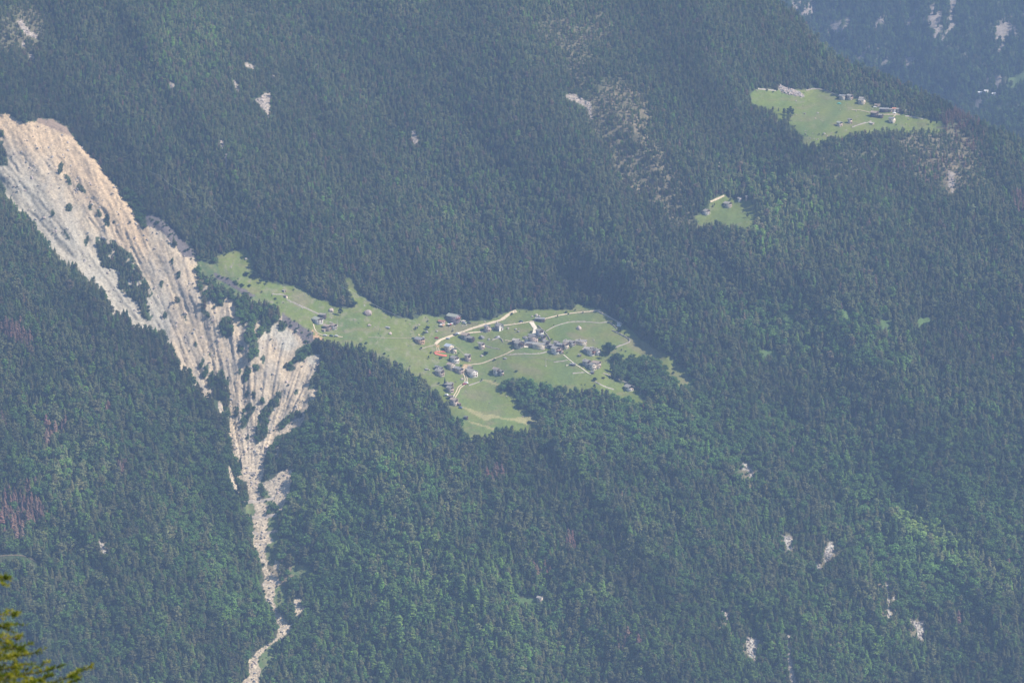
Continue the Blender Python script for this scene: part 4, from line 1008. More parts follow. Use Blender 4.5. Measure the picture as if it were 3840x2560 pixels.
# u, v = middle of the building, pw = width in the picture, phi = turn of the gable to the right
HOUSES = [
 (1574, 1285, 38, 48, 'farmhouse with orange-tan lit gable and grey roof, leftmost beside the dirt track', dict(wall='tan', roof='grey', hw=4.2, win=3, wood=.35, aspect=1.2)),
 (1700, 1203, 52, 50, 'large inn with broad grey roof and mauve walls below the upper forest edge', dict(wall='mauve', roof='green', hw=5.5, aspect=1.5, win=4, wood=0, sidewin=3, name='mountain_inn', cat='inn', balcony='red')),
 (1657, 1213, 26, 70, 'low annexe with red-brown roof on the left side of the inn', dict(wall='pink', roof='rust', hw=2.6, aspect=1.6, win=1, wood=0, name='annexe', cat='annexe', group=None)),
 (1684, 1317, 36, 48, 'cream house with pale bluish metal roof beside the orange netting', dict(wall='cream', roof='blue', hw=6.0, aspect=.9, win=6, wood=0, name='plastered_house')),
 (1703, 1324, 18, 30, 'cream annexe with flat dark roof, right of the bluish-roofed house', dict(wall='cream', roof='dark', hw=4.6, aspect=.7, win=2, wood=0, name='annexe', cat='annexe', pitch=9, group=None)),
 (1745, 1270, 34, 55, 'dark house with steep brown roof below the bend of the dirt track', dict(wall='grey', roof='warm', hw=4.6, win=2, wood=.3, pitch=30)),
 (1765, 1279, 28, 50, 'dark stepped house with pale balcony, right front of the steep brown-roofed one', dict(wall='dark', roof='slab', hw=4.0, win=2, wood=.3, balcony='dark')),
 (1827, 1241, 24, 30, 'small pinkish house on the path just left of the chapel', dict(wall='pink', roof='grey', hw=5.2, win=4, wood=0, aspect=1.0, name='small_house')),
 (1806, 1307, 24, 42, 'small upright barn alone in the meadow above a dark round bush', dict(wall='pink', roof='pale', hw=5.6, win=2, wood=.35, aspect=1.0, name='stone_barn', cat='barn')),
 (1754, 1352, 24, 48, 'narrow barn with dark open gable where two dirt tracks meet', dict(wall='pink', roof='pale', hw=6.0, win=1, wood=.5, aspect=1.0, name='stone_barn', cat='barn')),
 (1705, 1358, 34, 42, 'house with white lower gable right of a small dark conifer', dict(wall='white', roof='slab', hw=5.0, win=4, wood=.3, aspect=1.1)),
 (1691, 1383, 32, 44, 'house with tall cream gable below the white-gabled one', dict(wall='cream', roof='warm', hw=5.0, win=4, wood=0, aspect=1.1)),
 (1639, 1386, 16, 50, 'small grey-roofed hut at the back of the leftmost pair', dict(wall='grey', roof='grey', hw=3.6, win=0, wood=.5, door=False, name='stone_hut', cat='hut')),
 (1651, 1391, 22, 50, 'small blue-shaded house in front of the leftmost grey-roofed hut', dict(wall='grey', roof='grey', hw=3.6, win=1, wood=.4, name='stone_hut', cat='hut')),
 (1649, 1406, 36, 52, 'large-roofed house with skylights, left edge of the lower hamlet', dict(wall='pink', roof='slab', hw=4.8, win=2, wood=.55, aspect=1.3, chim=True)),
 (1712, 1391, 30, 55, 'low dark house behind the reddish-fronted one', dict(wall='brown', roof='grey', hw=3.6, win=1, wood=.4)),
 (1724, 1398, 27, 44, 'house with reddish stone front beside the two-rut track', dict(wall='pink', roof='grey', hw=4.4, win=2, wood=.45)),
 (1763, 1390, 20, 50, 'small rear house with pale roof right of the two-rut track', dict(wall='dark', roof='slab', hw=3.6, win=0, wood=.4, name='stone_hut', cat='hut')),
 (1760, 1399, 24, 52, 'middle house with pale roof between the rear one and the large white gable', dict(wall='grey', roof='pale', hw=3.8, win=1, wood=.4)),
 (1772, 1409, 40, 38, 'wide house with large white gable right of the two-rut track', dict(wall='white', roof='slab', hw=4.8, win=6, wood=0, aspect=.9)),
 (1859, 1394, 22, 50, 'small pale-roofed shed behind the white house near the tree clump', dict(wall='brown', roof='warm', hw=3.6, win=0, wood=.4, name='stone_shed', cat='shed')),
 (1862, 1403, 27, 42, 'white house standing alone left of the round tree clump', dict(wall='white', roof='slab', hw=5.0, win=2, wood=.45)),
 (1881, 1406, 17, 30, 'narrow stone shed against the right side of the lone white house', dict(wall='stone', roof='slab', hw=4.4, win=1, wood=.4, name='stone_shed', cat='shed')),
 (1682, 1451, 36, 62, 'long low house with pale roof, highest of the bottom row by the forest', dict(wall='dark', roof='pale', hw=3.4, win=1, wood=.4, aspect=1.5, chim=True)),
 (1694, 1444, 14, 62, 'tiny slab-roofed hut just behind the long low house of the bottom row', dict(wall='brown', roof='slab', hw=2.4, win=0, wood=0, door=False, name='stone_hut', cat='hut')),
 (1688, 1468, 28, 48, 'double-gabled stone house below the long low house of the bottom row', dict(wall='pink', roof='slab', hw=4.4, win=3, wood=.4)),
 (1690, 1497, 17, 48, 'small barn half hidden by trees above the blue car', dict(wall='grey', roof='warm', hw=3.6, win=0, wood=.6, name='stone_barn', cat='barn')),
 (1703, 1515, 30, 52, 'lowest house of the village with warm roof at the forest corner', dict(wall='pink', roof='warm', hw=5.0, win=1, wood=.55, aspect=1.1)),
 (1722, 1520, 13, 40, 'lean-to with warm roof against the lowest house', dict(wall='dark', roof='warm', hw=2.2, win=0, wood=0, name='lean_to_shed', cat='shed', group=None)),
 (1748, 1571, 13, 40, 'tiny dark shed at the bottom forest edge of the meadow', dict(wall='dark', roof='grey', hw=2.6, win=0, wood=.5, name='stone_shed', cat='shed')),
 # core of the village
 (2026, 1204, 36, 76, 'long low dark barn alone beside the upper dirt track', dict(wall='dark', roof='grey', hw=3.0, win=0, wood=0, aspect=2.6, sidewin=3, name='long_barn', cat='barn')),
 (2024, 1260, 30, 36, 'tallest white-fronted house at the top of the village core', dict(wall='white', roof='slab', hw=6.2, win=4, wood=.4, aspect=1.0)),
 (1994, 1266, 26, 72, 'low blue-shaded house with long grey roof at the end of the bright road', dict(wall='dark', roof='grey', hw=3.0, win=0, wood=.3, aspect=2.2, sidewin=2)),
 (1999, 1282, 38, 22, 'broad brownish stone house facing the valley in the middle of the core', dict(wall='brown', roof='slab', hw=5.0, win=5, wood=0, aspect=.8)),
 (2038, 1276, 20, 30, 'small upright barn with dark loft below the tall white house', dict(wall='stone', roof='grey', hw=5.0, win=0, wood=.5, aspect=.9, name='stone_barn', cat='barn')),
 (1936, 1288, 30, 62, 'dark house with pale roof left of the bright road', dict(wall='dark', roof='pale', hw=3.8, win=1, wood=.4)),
 (1948, 1301, 40, 32, 'wide dark-gabled house in front of the pale-roofed one, left of the bright road', dict(wall='stone', roof='slab', hw=4.8, win=2, wood=.5, aspect=.8, balcony='dark')),
 (1996, 1297, 44, 80, 'long-roofed row house just above the cream terrace', dict(wall='brown', roof='grey', hw=3.2, win=0, wood=.3, aspect=3.2, sidewin=4, name='row_house')),
 (2021, 1306, 46, 78, 'cream long-fronted house with a row of windows at the front of the core', dict(wall='cream', roof='slab', hw=4.6, win=1, wood=.4, aspect=2.4, sidewin=6, name='row_house')),
 (2050, 1300, 26, 28, 'tall house with two white bands on its dark gable, right of the cream long front', dict(wall='white', roof='slab', hw=5.6, win=1, wood=.6, aspect=.9)),
 (2044, 1288, 16, 50, 'tiny pale-roofed hut behind the tall banded house', dict(wall='pink', roof='pale', hw=3.2, win=0, wood=.4, name='stone_hut', cat='hut')),
 (2088, 1295, 24, 45, 'small rear house with white corner near the wall end', dict(wall='white', roof='slab', hw=3.6, win=1, wood=.5)),
 (2070, 1306, 24, 55, 'low slab-roofed barn left behind the red balcony house', dict(wall='dark', roof='slab', hw=3.6, win=0, wood=.5, name='stone_barn', cat='barn')),
 (2101, 1308, 24, 60, 'dark blue-shaded house between the white corner and the pale barn', dict(wall='dark', roof='grey', hw=5.0, win=1, wood=.4)),
 (2121, 1306, 25, 40, 'pale stone barn with dark opening at the right of the core', dict(wall='cream', roof='warm', hw=4.8, win=1, wood=.35, aspect=.9, name='stone_barn', cat='barn', chim=True)),
 (2084, 1323, 36, 42, 'front house with red balcony at the bottom of the core', dict(wall='white', roof='slab', hw=5.2, win=2, wood=.3, balcony='red', aspect=1.0)),
 (2106, 1324, 14, 36, 'small pink shed on the right side of the red balcony house', dict(wall='pink', roof='warm', hw=3.4, win=1, wood=.3, name='stone_shed', cat='shed')),
 (2126, 1293, 28, 62, 'house with chimney and tilted slab roof, left of the right-hand row', dict(wall='dark', roof='pale', hw=3.8, win=1, wood=.4, chim=True)),
 (2145, 1294, 26, 50, 'white-fronted house in the middle of the right-hand row', dict(wall='white', roof='slab', hw=4.0, win=2, wood=.5)),
 (2180, 1291, 42, 76, 'long house with pale stone base at the end of the right-hand row', dict(wall='cream', roof='slab', hw=3.8, win=1, wood=.3, aspect=2.3, sidewin=4, chim=True, name='row_house')),
 (2203, 1321, 30, 55, 'rear house with wide pale roof in the cluster left of the round trees', dict(wall='grey', roof='pale', hw=4.4, win=1, wood=.4)),
 (2222, 1313, 14, 50, 'tiny rear shed with dark side behind the wide pale roof', dict(wall='dark', roof='slab', hw=2.8, win=0, wood=0, door=False, name='stone_shed', cat='shed')),
 (2216, 1330, 30, 46, 'middle house with red shutters in the cluster left of the round trees', dict(wall='white', roof='slab', hw=5.0, win=3, wood=.4, aspect=1.2, balcony='red')),
 (2240, 1328, 26, 50, 'right house with white gable end in the cluster left of the round trees', dict(wall='white', roof='slab', hw=4.6, win=3, wood=.2, chim=True)),
 (2174, 1336, 10, 40, 'tiny dark hut alone on the grass left of the cluster', dict(wall='grey', roof='slab', hw=1.8, win=0, wood=0, name='stone_hut', cat='hut')),
 (2200, 1370, 32, 46, 'rear left house with light roof ridge in the lowest cluster', dict(wall='grey', roof='slab', hw=4.8, win=1, wood=.5, chim=True)),
 (2237, 1375, 34, 56, 'right house with broad slab roof in the lowest cluster', dict(wall='pink', roof='warm', hw=4.8, win=2, wood=.3, aspect=1.3)),
 (2222, 1384, 28, 40, 'front house with cream front of many windows in the lowest cluster', dict(wall='cream', roof='slab', hw=5.2, win=5, wood=0, aspect=1.1)),
 (2149, 1370, 18, 76, 'low dark shed beside the footpath left of the lowest cluster', dict(wall='dark', roof='grey', hw=1.8, win=0, wood=0, aspect=2.0, door=False, name='stone_shed', cat='shed')),
 (2222, 1400, 12, 60, 'tiny dark store just below the cream many-windowed front', dict(wall='dark', roof='grey', hw=1.8, win=0, wood=0, name='stone_shed', cat='shed')),
 (2359, 1461, 32, 35, 'lone white barn with wide overhanging roof at the far right meadow tip', dict(wall='white', roof='slab', hw=3.8, win=1, wood=.45, aspect=1.0, oh=1.2, name='stone_barn', cat='barn')),
 # three houses above the slide
 (1211, 1191, 25, 72, 'dark timber house at the lower end of the long wall near the slide', dict(wall='dark', roof='slab', hw=3.6, win=0, wood=.3, aspect=1.4, sidewin=2, group='houses above the landslide edge')),
 (1191, 1208, 42, 40, 'wide house with white gable below the dark timber house near the slide', dict(wall='white', roof='green', hw=3.6, win=5, wood=.3, aspect=1.1, group='houses above the landslide edge')),
 (1227, 1235, 30, 50, 'left half of the brown-roofed pair nearest the landslide edge', dict(wall='brown', roof='warm', hw=4.0, win=1, wood=.4, aspect=1.4, group='houses above the landslide edge')),
 (1251, 1232, 26, 46, 'right half of the brown-roofed pair, with white bands on its gable', dict(wall='white', roof='warm', hw=4.2, win=2, wood=.5, chim=True, group='houses above the landslide edge')),
 (1216, 1242, 13, 55, 'tiny low hut in front of the brown-roofed pair', dict(wall='stone', roof='warm', hw=1.8, win=0, wood=0, name='stone_hut', cat='hut', group=None)),
 (1066, 1095, 10, 55, 'tiny hut with pale roof at the upper end of the long wall', dict(wall='stone', roof='pale', hw=2.0, win=0, wood=0, name='stone_hut', cat='hut', group=None)),
 (1073, 1116, 12, 45, 'roofed ruin just below the tiny hut at the upper end of the long wall', dict(wall='pink', roof='warm', hw=2.2, win=0, wood=0, door=False, name='stone_hut', cat='hut', group=None)),
 # middle clearing
 (2729, 774, 32, 45, 'lone house in the centre of the small triangular clearing', dict(wall='stone', roof='slab', hw=3.6, win=2, wood=.4, group='houses of the small clearing')),
 (2646, 801, 34, 46, 'house with slanting pale roof at the left tip of the small clearing', dict(wall='white', roof='pale', hw=3.4, win=2, wood=.4, group='houses of the small clearing')),
 (2773, 754, 14, 35, 'small white hut at the top right edge of the small clearing', dict(wall='white', roof='slab', hw=3.2, win=1, wood=0, name='stone_hut', cat='hut', group='houses of the small clearing')),
 (2800, 752, 9, 40, 'narrow tower-like hut at the right edge of the small clearing', dict(wall='pink', roof='slab', hw=4.6, win=1, wood=.2, name='stone_hut', cat='hut', group='houses of the small clearing')),
 # high meadow
 (3159, 372, 24, 72, 'half-ruined row at the left end of the high meadow hamlet', dict(wall='stone', roof='grey', hw=4.0, win=0, wood=.5, aspect=1.6, door=False, group='houses of the high meadow')),
 (3187, 372, 24, 45, 'dark-gabled house on the right of the half-ruined row', dict(wall='pink', roof='slab', hw=4.2, win=1, wood=.5, group='houses of the high meadow')),
 (3231, 379, 20, 62, 'upper of two stacked roofs right of the half-ruined row', dict(wall='brown', roof='slab', hw=3.4, win=0, wood=.3, group='houses of the high meadow')),
 (3232, 389, 28, 58, 'lower of two stacked roofs with bright gable corner', dict(wall='cream', roof='slab', hw=4.0, win=1, wood=0, group='houses of the high meadow')),
 (3290, 400, 20, 78, 'low shed with gleaming white left end at the high forest edge', dict(wall='brown', roof='warm', hw=2.2, win=0, wood=0, aspect=2.2, door=False, name='stone_shed', cat='shed', group='houses of the high meadow')),
 (3315, 420, 34, 80, 'long grey-roofed house at the top forest edge of the high meadow', dict(wall='dark', roof='grey', hw=3.6, win=0, wood=.2, aspect=2.6, sidewin=3, name='row_house', group='houses of the high meadow')),
 (3341, 419, 12, 72, 'tiny grey-roofed shed between the long roof and the orange roof', dict(wall='brown', roof='slab', hw=2.8, win=0, wood=0, name='stone_shed', cat='shed', group='houses of the high meadow')),
 (3353, 418, 14, 72, 'small house with orange tiled roof, highest hamlet', dict(wall='white', roof='orange', hw=3.4, win=1, wood=0, group='houses of the high meadow')),
 (3369, 419, 16, 76, 'pale-roofed shed just right of the orange roof', dict(wall='brown', roof='slab', hw=3.0, win=0, wood=0, name='stone_shed', cat='shed', group='houses of the high meadow')),
 (3391, 424, 16, 55, 'dark hut with one pale roof plane, rightmost of the top row', dict(wall='dark', roof='pale', hw=2.8, win=0, wood=0, name='stone_hut', cat='hut', group='houses of the high meadow')),
 (3279, 437, 30, 55, 'dark house with warm roof below the end of the upper path', dict(wall='dark', roof='warm', hw=4.6, win=1, wood=.3, group='houses of the high meadow')),
 (3303, 442, 18, 45, 'small dark barn touching the right side of the warm-roofed house', dict(wall='dark', roof='slab', hw=3.4, win=0, wood=.5, name='stone_barn', cat='barn', group='houses of the high meadow')),
 (3345, 459, 26, 58, 'lowest right house of the high meadow beside the trees', dict(wall='cream', roof='grey', hw=4.4, win=1, wood=0, group='houses of the high meadow')),
 (3187, 462, 16, 30, 'narrow barn, right of the two at the lower edge of the high meadow', dict(wall='pink', roof='slab', hw=4.2, win=1, wood=.3, name='stone_barn', cat='barn', group='houses of the high meadow')),
 (3148, 472, 22, 34, 'barn with green-tinged roof edge, leftmost at the lower edge of the high meadow', dict(wall='pink', roof='green', hw=3.8, win=1, wood=.4, name='stone_barn', cat='barn', group='houses of the high meadow')),
 (3270, 466, 16, 60, 'low slab-topped hut half hidden in greenery of the high meadow', dict(wall='brown', roof='pale', hw=1.2, win=0, wood=0, door=False, name='stone_hut', cat='hut', group='houses of the high meadow')),
 # in the forest
 (2313, 2128, 22, 40, 'lone house in the forest below the village, right one of two', dict(wall='white', roof='grey', hw=5.0, win=1, wood=.3, name='forest_house', group=None)),
 (2026, 2256, 26, 58, 'lone low roof in the forest below the village, left one of two', dict(wall='cream', roof='slab', hw=4.6, win=0, wood=0, name='forest_house', group=None)),
 (2928, 1319, 12, 30, 'tiny pale hut in a small green clearing right of the village', dict(wall='white', roof='slab', hw=3.4, win=1, wood=0, name='stone_hut', cat='hut', group=None)),
]
random.seed(3)
for (u, v, pw, phi, lab, kw) in HOUSES:
    house(u, v, pw, phi, lab, **kw)

# chapel: rounded white gable, small bell turret
def chapel():
    u, v = 1872, 1235
    root = put_root('chapel', u, v, 42, 'small chapel with rounded white gable above the meadow path', 'chapel')
    W = L = 32 * mpp(u, v) / (math.cos(R(42)) + 1.1 * math.sin(R(42))); L *= 1.1; hw = 4.6; x, y = W / 2, L / 2
    part('wall', boxes_mesh('wall', [(0, 0.05, hw / 2 - 2, W, L - 0.1, hw + 4)], WALLM['grey']), root)
    arc = [(-x, -3), (x, -3)] + [(x * math.cos(t), hw - 0.6 + 2.6 * math.sin(t)) for t in np.linspace(0, math.pi, 13)]
    n = len(arc); V = [(a, -y - 0.2, b) for a, b in arc] + [(a, -y + 0.2, b) for a, b in arc]
    sd_ = np.array([(i, (i + 1) % n, (i + 1) % n + n, i + n) for i in range(n)])
    part('facade', mesh_np('facade', V, [np.array([list(range(n))]), np.array([list(range(2 * n - 1, n - 1, -1))]), sd_], WALLM['white']), root)
    S = Soup(); rise = 2.3
    for sgn in (-1, 1):
        for dz in (0, 0.3):
            S.quad((0, -y + 0.25, hw + rise + dz), (sgn * (x + .6), -y + 0.25, hw - .45 + dz), (sgn * (x + .6), y + .5, hw - .45 + dz), (0, y + .5, hw + rise + dz))
        S.quad((sgn * (x + .6), -y + 0.25, hw - .45), (sgn * (x + .6), -y + 0.25, hw - .15), (sgn * (x + .6), y + .5, hw - .15), (sgn * (x + .6), y + .5, hw - .45))
    S.tri((-x, y, hw - .2), (x, y, hw - .2), (0, y, hw + rise)); S.tri((-x, -y + .21, hw - .2), (x, -y + .21, hw - .2), (0, -y + .21, hw + rise))
    rf = part('roof', S.mesh('roof', ROOFM['pale']), root)
    part('door', boxes_mesh('door', [(0, -y - 0.25, 0.9, 1.3, 0.12, 2.6)], DOORM), root)
    part('window', boxes_mesh('window', [(0, -y - 0.25, 4.2, 0.8, 0.12, 0.8)], GLASS), root)
    part('bell_turret', boxes_mesh('bell_turret', [(-x * .5, y * .5, hw + 2.4, 0.9, 0.9, 2.4), (-x * .5, y * .5, hw + 3.7, 1.2, 1.2, 0.25)], CHIM), root)
chapel()

# the valley-floor houses far behind the ridge
for (u, v, lab) in ((3675, 355, 'distant white house, leftmost of three on the opposite hillside'), (3698, 349, 'distant white house, uppermost of three on the opposite hillside'), (3727, 360, 'distant yellowish white house, rightmost of three on the opposite hillside')):
    p = farpt(u, v)[0]; root = bpy.data.objects.new('distant_house', None); COL.objects.link(root); root.location = p; root.rotation_euler = (0, 0, R(75)); root.scale = (.7, .7, .6)
    tag(root, lab, 'house', 'distant white houses on the opposite hillside')
    part('wall', boxes_mesh('wall', [(0, 0, 1.5, 6.5, 9, 9)], WALLM['white']), root)
    S = Soup()
    for sgn in (-1, 1):
        for dz in (0, .3): S.quad((0, -5, 8.2 + dz), (sgn * 4, -5, 5.9 + dz), (sgn * 4, 5, 5.9 + dz), (0, 5, 8.2 + dz))
        S.quad((sgn * 4, -5, 5.9), (sgn * 4, -5, 6.2), (sgn * 4, 5, 6.2), (sgn * 4, 5, 5.9))
    part('roof', S.mesh('roof', ROOFM['white']), root)
    for k in (-2.5, 2.5): part('window', boxes_mesh('window', [(-3.3, k, 3.5, 0.15, 1.2, 1.4)], GLASS), root)

# ------------------------------------------------------------------ tracks, paths, walls
def resample(pts, step):
    out = [pts[0]]
    for (x0, y0), (x1, y1) in zip(pts[:-1], pts[1:]):
        n = max(1, int(math.hypot(x1 - x0, y1 - y0) / step))
        for i in range(1, n + 1): out.append((x0 + (x1 - x0) * i / n, y0 + (y1 - y0) * i / n))
    return out
def smooth_line(pts, step=3.0):
    p = np.array(pts, float)
    for _ in range(2):
        q = [p[0]]
        for a, b in zip(p[:-1], p[1:]): q += [0.75 * a + .25 * b, .25 * a + .75 * b]
        q.append(p[-1]); p = np.array(q)
    return resample([tuple(x) for x in p], step)
def rib(pts, width, lift, mat, name, label=None, kind='structure', offs=(0.0,), vary=0.15):
    line = smooth_line(pts); P = ground(np.array([a for a, b in line]), np.array([b for a, b in line]))
    verts = []; faces = []
    for off in offs:
        base = len(verts); ncol = 3
        for i, (uu, vv) in enumerate(line):
            d = P[min(i + 1, len(P) - 1)] - P[max(i - 1, 0)]; d = d / (np.linalg.norm(d[:2]) + 1e-9)
            nx, ny = -d[1], d[0]; w_ = width * (1 + vary * math.sin(i * 0.9) * math.cos(i * .37))
            for k in (-0.5, 0, 0.5):
                o = off + k * w_; u2, v2 = offset_uv(uu, vv, nx * o, ny * o); q = g1(u2, v2)
                verts.append((q[0], q[1], q[2] + lift + 0.06 * (k == 0)))
        n = len(line); faces.append(grid_faces(n, ncol) + base)
    me = mesh_np(name, verts, np.concatenate(faces), mat)
    o = link(bpy.data.objects.new(name, me)); tag(o, label, kind=kind); return o
PALEROAD = rough_mat('pale_gravel', (0.76, 0.68, 0.54), (0.88, 0.81, 0.67), 0.5); DIRT = rough_mat('dirt_track_earth', (0.48, 0.40, 0.28), (0.66, 0.56, 0.40), 0.5); FAINT = rough_mat('worn_path_earth', (0.30, 0.28, 0.18), (0.42, 0.38, 0.25), 0.5)
T = 'dirt_track'
rib([(1936, 1166), (1912, 1175), (1883, 1199), (1861, 1206), (1819, 1217), (1776, 1230), (1734, 1245), (1721, 1250), (1698, 1258), (1670, 1268), (1653, 1274), (1640, 1283), (1633, 1292)], 3.0, .3, DIRT, T)
rib([(1632, 1293), (1612, 1299), (1585, 1306), (1574, 1310)], 1.8, .3, FAINT, 'path')
rib([(1723, 1252), (1766, 1248), (1808, 1245), (1840, 1236), (1861, 1228), (1883, 1222), (1925, 1217), (1989, 1207), (2040, 1197), (2091, 1184), (2130, 1177), (2181, 1171), (2219, 1168), (2252, 1163)], 2.0, .38, DIRT, T)
rib([(1993, 1209), (2001, 1222), (2009, 1234), (2006, 1247), (2000, 1263)], 4.6, .46, PALEROAD, 'gravel_road')
rib([(1980, 1274), (1970, 1288), (1974, 1303)], 4.6, .3, PALEROAD, 'gravel_road')
rib([(1893, 1276), (1925, 1281), (1950, 1281), (1972, 1277)], 1.2, .38, DIRT, 'path')
rib([(1927, 1311), (1904, 1325), (1861, 1342), (1819, 1359), (1798, 1365), (1776, 1366), (1755, 1370)], 1.7, .3, DIRT, 'path')
rib([(1755, 1372), (1742, 1379), (1734, 1389), (1739, 1398), (1746, 1411), (1749, 1428), (1742, 1440), (1726, 1450), (1720, 1457), (1716, 1470), (1706, 1485), (1700, 1494)], 1.0, .38, DIRT, T, offs=(-1.1, 1.1))
rib([(2113, 1330), (2155, 1365), (2178, 1378), (2203, 1398), (2216, 1403)], 1.0, .3, PALEROAD, 'path')
rib([(2185, 1308), (2192, 1313), (2200, 1319)], 1.2, .3, PALEROAD, 'path')
rib([(1380, 1265), (1420, 1266), (1461, 1268), (1505, 1268), (1549, 1269)], 1.0, .3, FAINT, 'path')
rib([(1175, 1215), (1180, 1235), (1192, 1250), (1215, 1258), (1250, 1260), (1285, 1264)], 1.1, .3, DIRT, 'path')
rib([(1690, 1252), (1745, 1240), (1800, 1228), (1840, 1216)], 0.9, .3, FAINT, 'path')
rib([(1706, 1298), (1722, 1310), (1745, 1333), (1752, 1345)], 0.7, .3, FAINT, 'path')
rib([(1900, 1331), (1960, 1336), (2040, 1345), (2140, 1364)], 0.5, .3, FAINT, 'path')
rib([(1866, 1262), (1830, 1290), (1800, 1275)], 0.01, -2, FAINT, 'path') if False else None
rib([(2318, 1208), (2322, 1216), (2314, 1221), (2330, 1222)], 3.4, .3, PALEROAD, 'gravel_road')
rib([(2664, 758), (2690, 747), (2716, 735)], 1.2, .4, DIRT, 'gravel_road')
rib([(3194, 412), (3229, 414), (3262, 423), (3285, 430)], 1.4, .3, DIRT, 'path'); rib([(3358, 432), (3346, 444), (3337, 455)], 1.2, .3, DIRT, 'path')
rib([(3290, 432), (3330, 430), (3375, 430)], 2.4, .3, DIRT, 'path')
rib([(-40, 2089), (20, 2083), (60, 2081), (95, 2085), (120, 2096), (140, 2110)], 1.0, .5, rough_mat('forest_track_earth', (0.16, 0.13, 0.09), (0.24, 0.20, 0.13), 0.5), 'path')
rib([(1641, 1304), (1644, 1322)], 0.9, .3, DIRT, T, offs=(-1.1, 1.1))

WALLSTONE = rough_mat('dry_stone_wall', (0.30, 0.27, 0.235), (0.50, 0.455, 0.39), 1.6, bump=.5)
def stone_wall(pts, label, h=1.1, wd=1.0):
    line = smooth_line(pts, 4.0); us = np.array([a for a, b in line]); vs = np.array([b for a, b in line]); P = ground(us, vs)
    V = []; n = len(P); rs = random.Random(len(label) * 7 + n)
    for i in range(n):
        d = P[min(i + 1, n - 1)] - P[max(i - 1, 0)]; d = d / (np.linalg.norm(d[:2]) + 1e-9); nx, ny = -d[1], d[0]
        hh = h * rs.uniform(.55, 1.25); w1 = wd * rs.uniform(.7, 1.2)
        x, y, z = P[i]
        V += [(x - nx * w1 * .6, y - ny * w1 * .6, z - 1.2), (x - nx * w1 * .4, y - ny * w1 * .4, z + hh), (x + nx * w1 * .4, y + ny * w1 * .4, z + hh * rs.uniform(.8, 1.1)), (x + nx * w1 * .6, y + ny * w1 * .6, z - 1.2)]
    Fq = grid_faces(n, 4).tolist(); m = (n - 1) * 4
    Fq += [(0, 1, 2, 3), (m + 3, m + 2, m + 1, m)]
    o = link(bpy.data.objects.new('dry_stone_wall', mesh_np('dry_stone_wall', V, np.array(Fq), WALLSTONE)))
    tag(o, label, 'wall', 'dry stone walls around the meadows')
stone_wall([(1075, 1124), (1100, 1136), (1128, 1149), (1165, 1165), (1205, 1183)], 'long straight dry stone wall running down to the dark timber house', 1.2)
stone_wall([(1020, 1103), (1040, 1104), (1062, 1104), (1072, 1111)], 'short ruined stone wall at the upper left end of the long wall', 1.0)
stone_wall([(2017, 1222), (2043, 1245), (2058, 1267), (2064, 1278)], 'stone wall descending to the village core from the long low barn')
stone_wall([(2048, 1242), (2076, 1225), (2100, 1217), (2117, 1212), (2145, 1206), (2206, 1207), (2244, 1212), (2283, 1207)], 'curving stone wall crossing the upper right field above the big boulder', .8)
stone_wall([(2239, 1168), (2270, 1182), (2308, 1202), (2334, 1217)], 'stone wall along the forest at the upper right field corner', 1.3)
stone_wall([(2285, 1210), (2300, 1220), (2313, 1233)], 'short stone wall left of the pale gravel patch', 1.0)
stone_wall([(2295, 1239), (2334, 1258), (2352, 1268), (2367, 1281), (2334, 1294), (2303, 1305)], 'angular stone wall bounding the right end of the large field', 1.2)
stone_wall([(1900, 1331), (1951, 1327), (1990, 1328), (2028, 1326), (2058, 1317), (2070, 1317)], 'low dark stone wall below the village core', .9)
stone_wall([(1756, 1446), (1780, 1438), (1800, 1430), (1812, 1424)], 'stone wall below the wide house with large white gable', .8)
stone_wall([(2262, 1398), (2308, 1416), (2359, 1439), (2400, 1455), (2425, 1475)], 'long thin stone wall right of the lowest cluster', .7)
stone_wall([(2232, 1432), (2265, 1449), (2303, 1461)], 'stone wall slanting down towards the lone white barn', .9)
stone_wall([(2076, 1358), (2105, 1355), (2130, 1350)], 'short stone wall in the field below the red balcony house', .7)
stone_wall([(2147, 1401), (2170, 1398), (2193, 1397)], 'short stone wall below the low dark shed', .9)
stone_wall([(2122, 1371), (2140, 1366), (2160, 1366)], 'short stone wall just above the low dark shed', .7)
stone_wall([(1790, 1283), (1810, 1290), (1830, 1302), (1875, 1310)], 'ruined stone wall slanting across the grass above the upright lone barn', .7)
stone_wall([(1845, 1276), (1860, 1270), (1875, 1268), (1884, 1276), (1886, 1284)], 'curved ruined wall below the chapel', 1.0)
stone_wall([(2842, 334), (2880, 338), (2910, 341)], 'stone wall at the top left of the high meadow', 1.0)
stone_wall([(3022, 340), (3055, 333), (3090, 338), (3115, 348), (3150, 364)], 'stone wall along the top forest edge of the high meadow', 1.0)
stone_wall([(3195, 478), (3230, 466), (3268, 456)], 'rubbly stone wall at the lower edge of the high meadow', 1.0)
stone_wall([(3395, 436), (3430, 441), (3460, 448)], 'stone wall at the right end of the high meadow hamlet', 1.0)

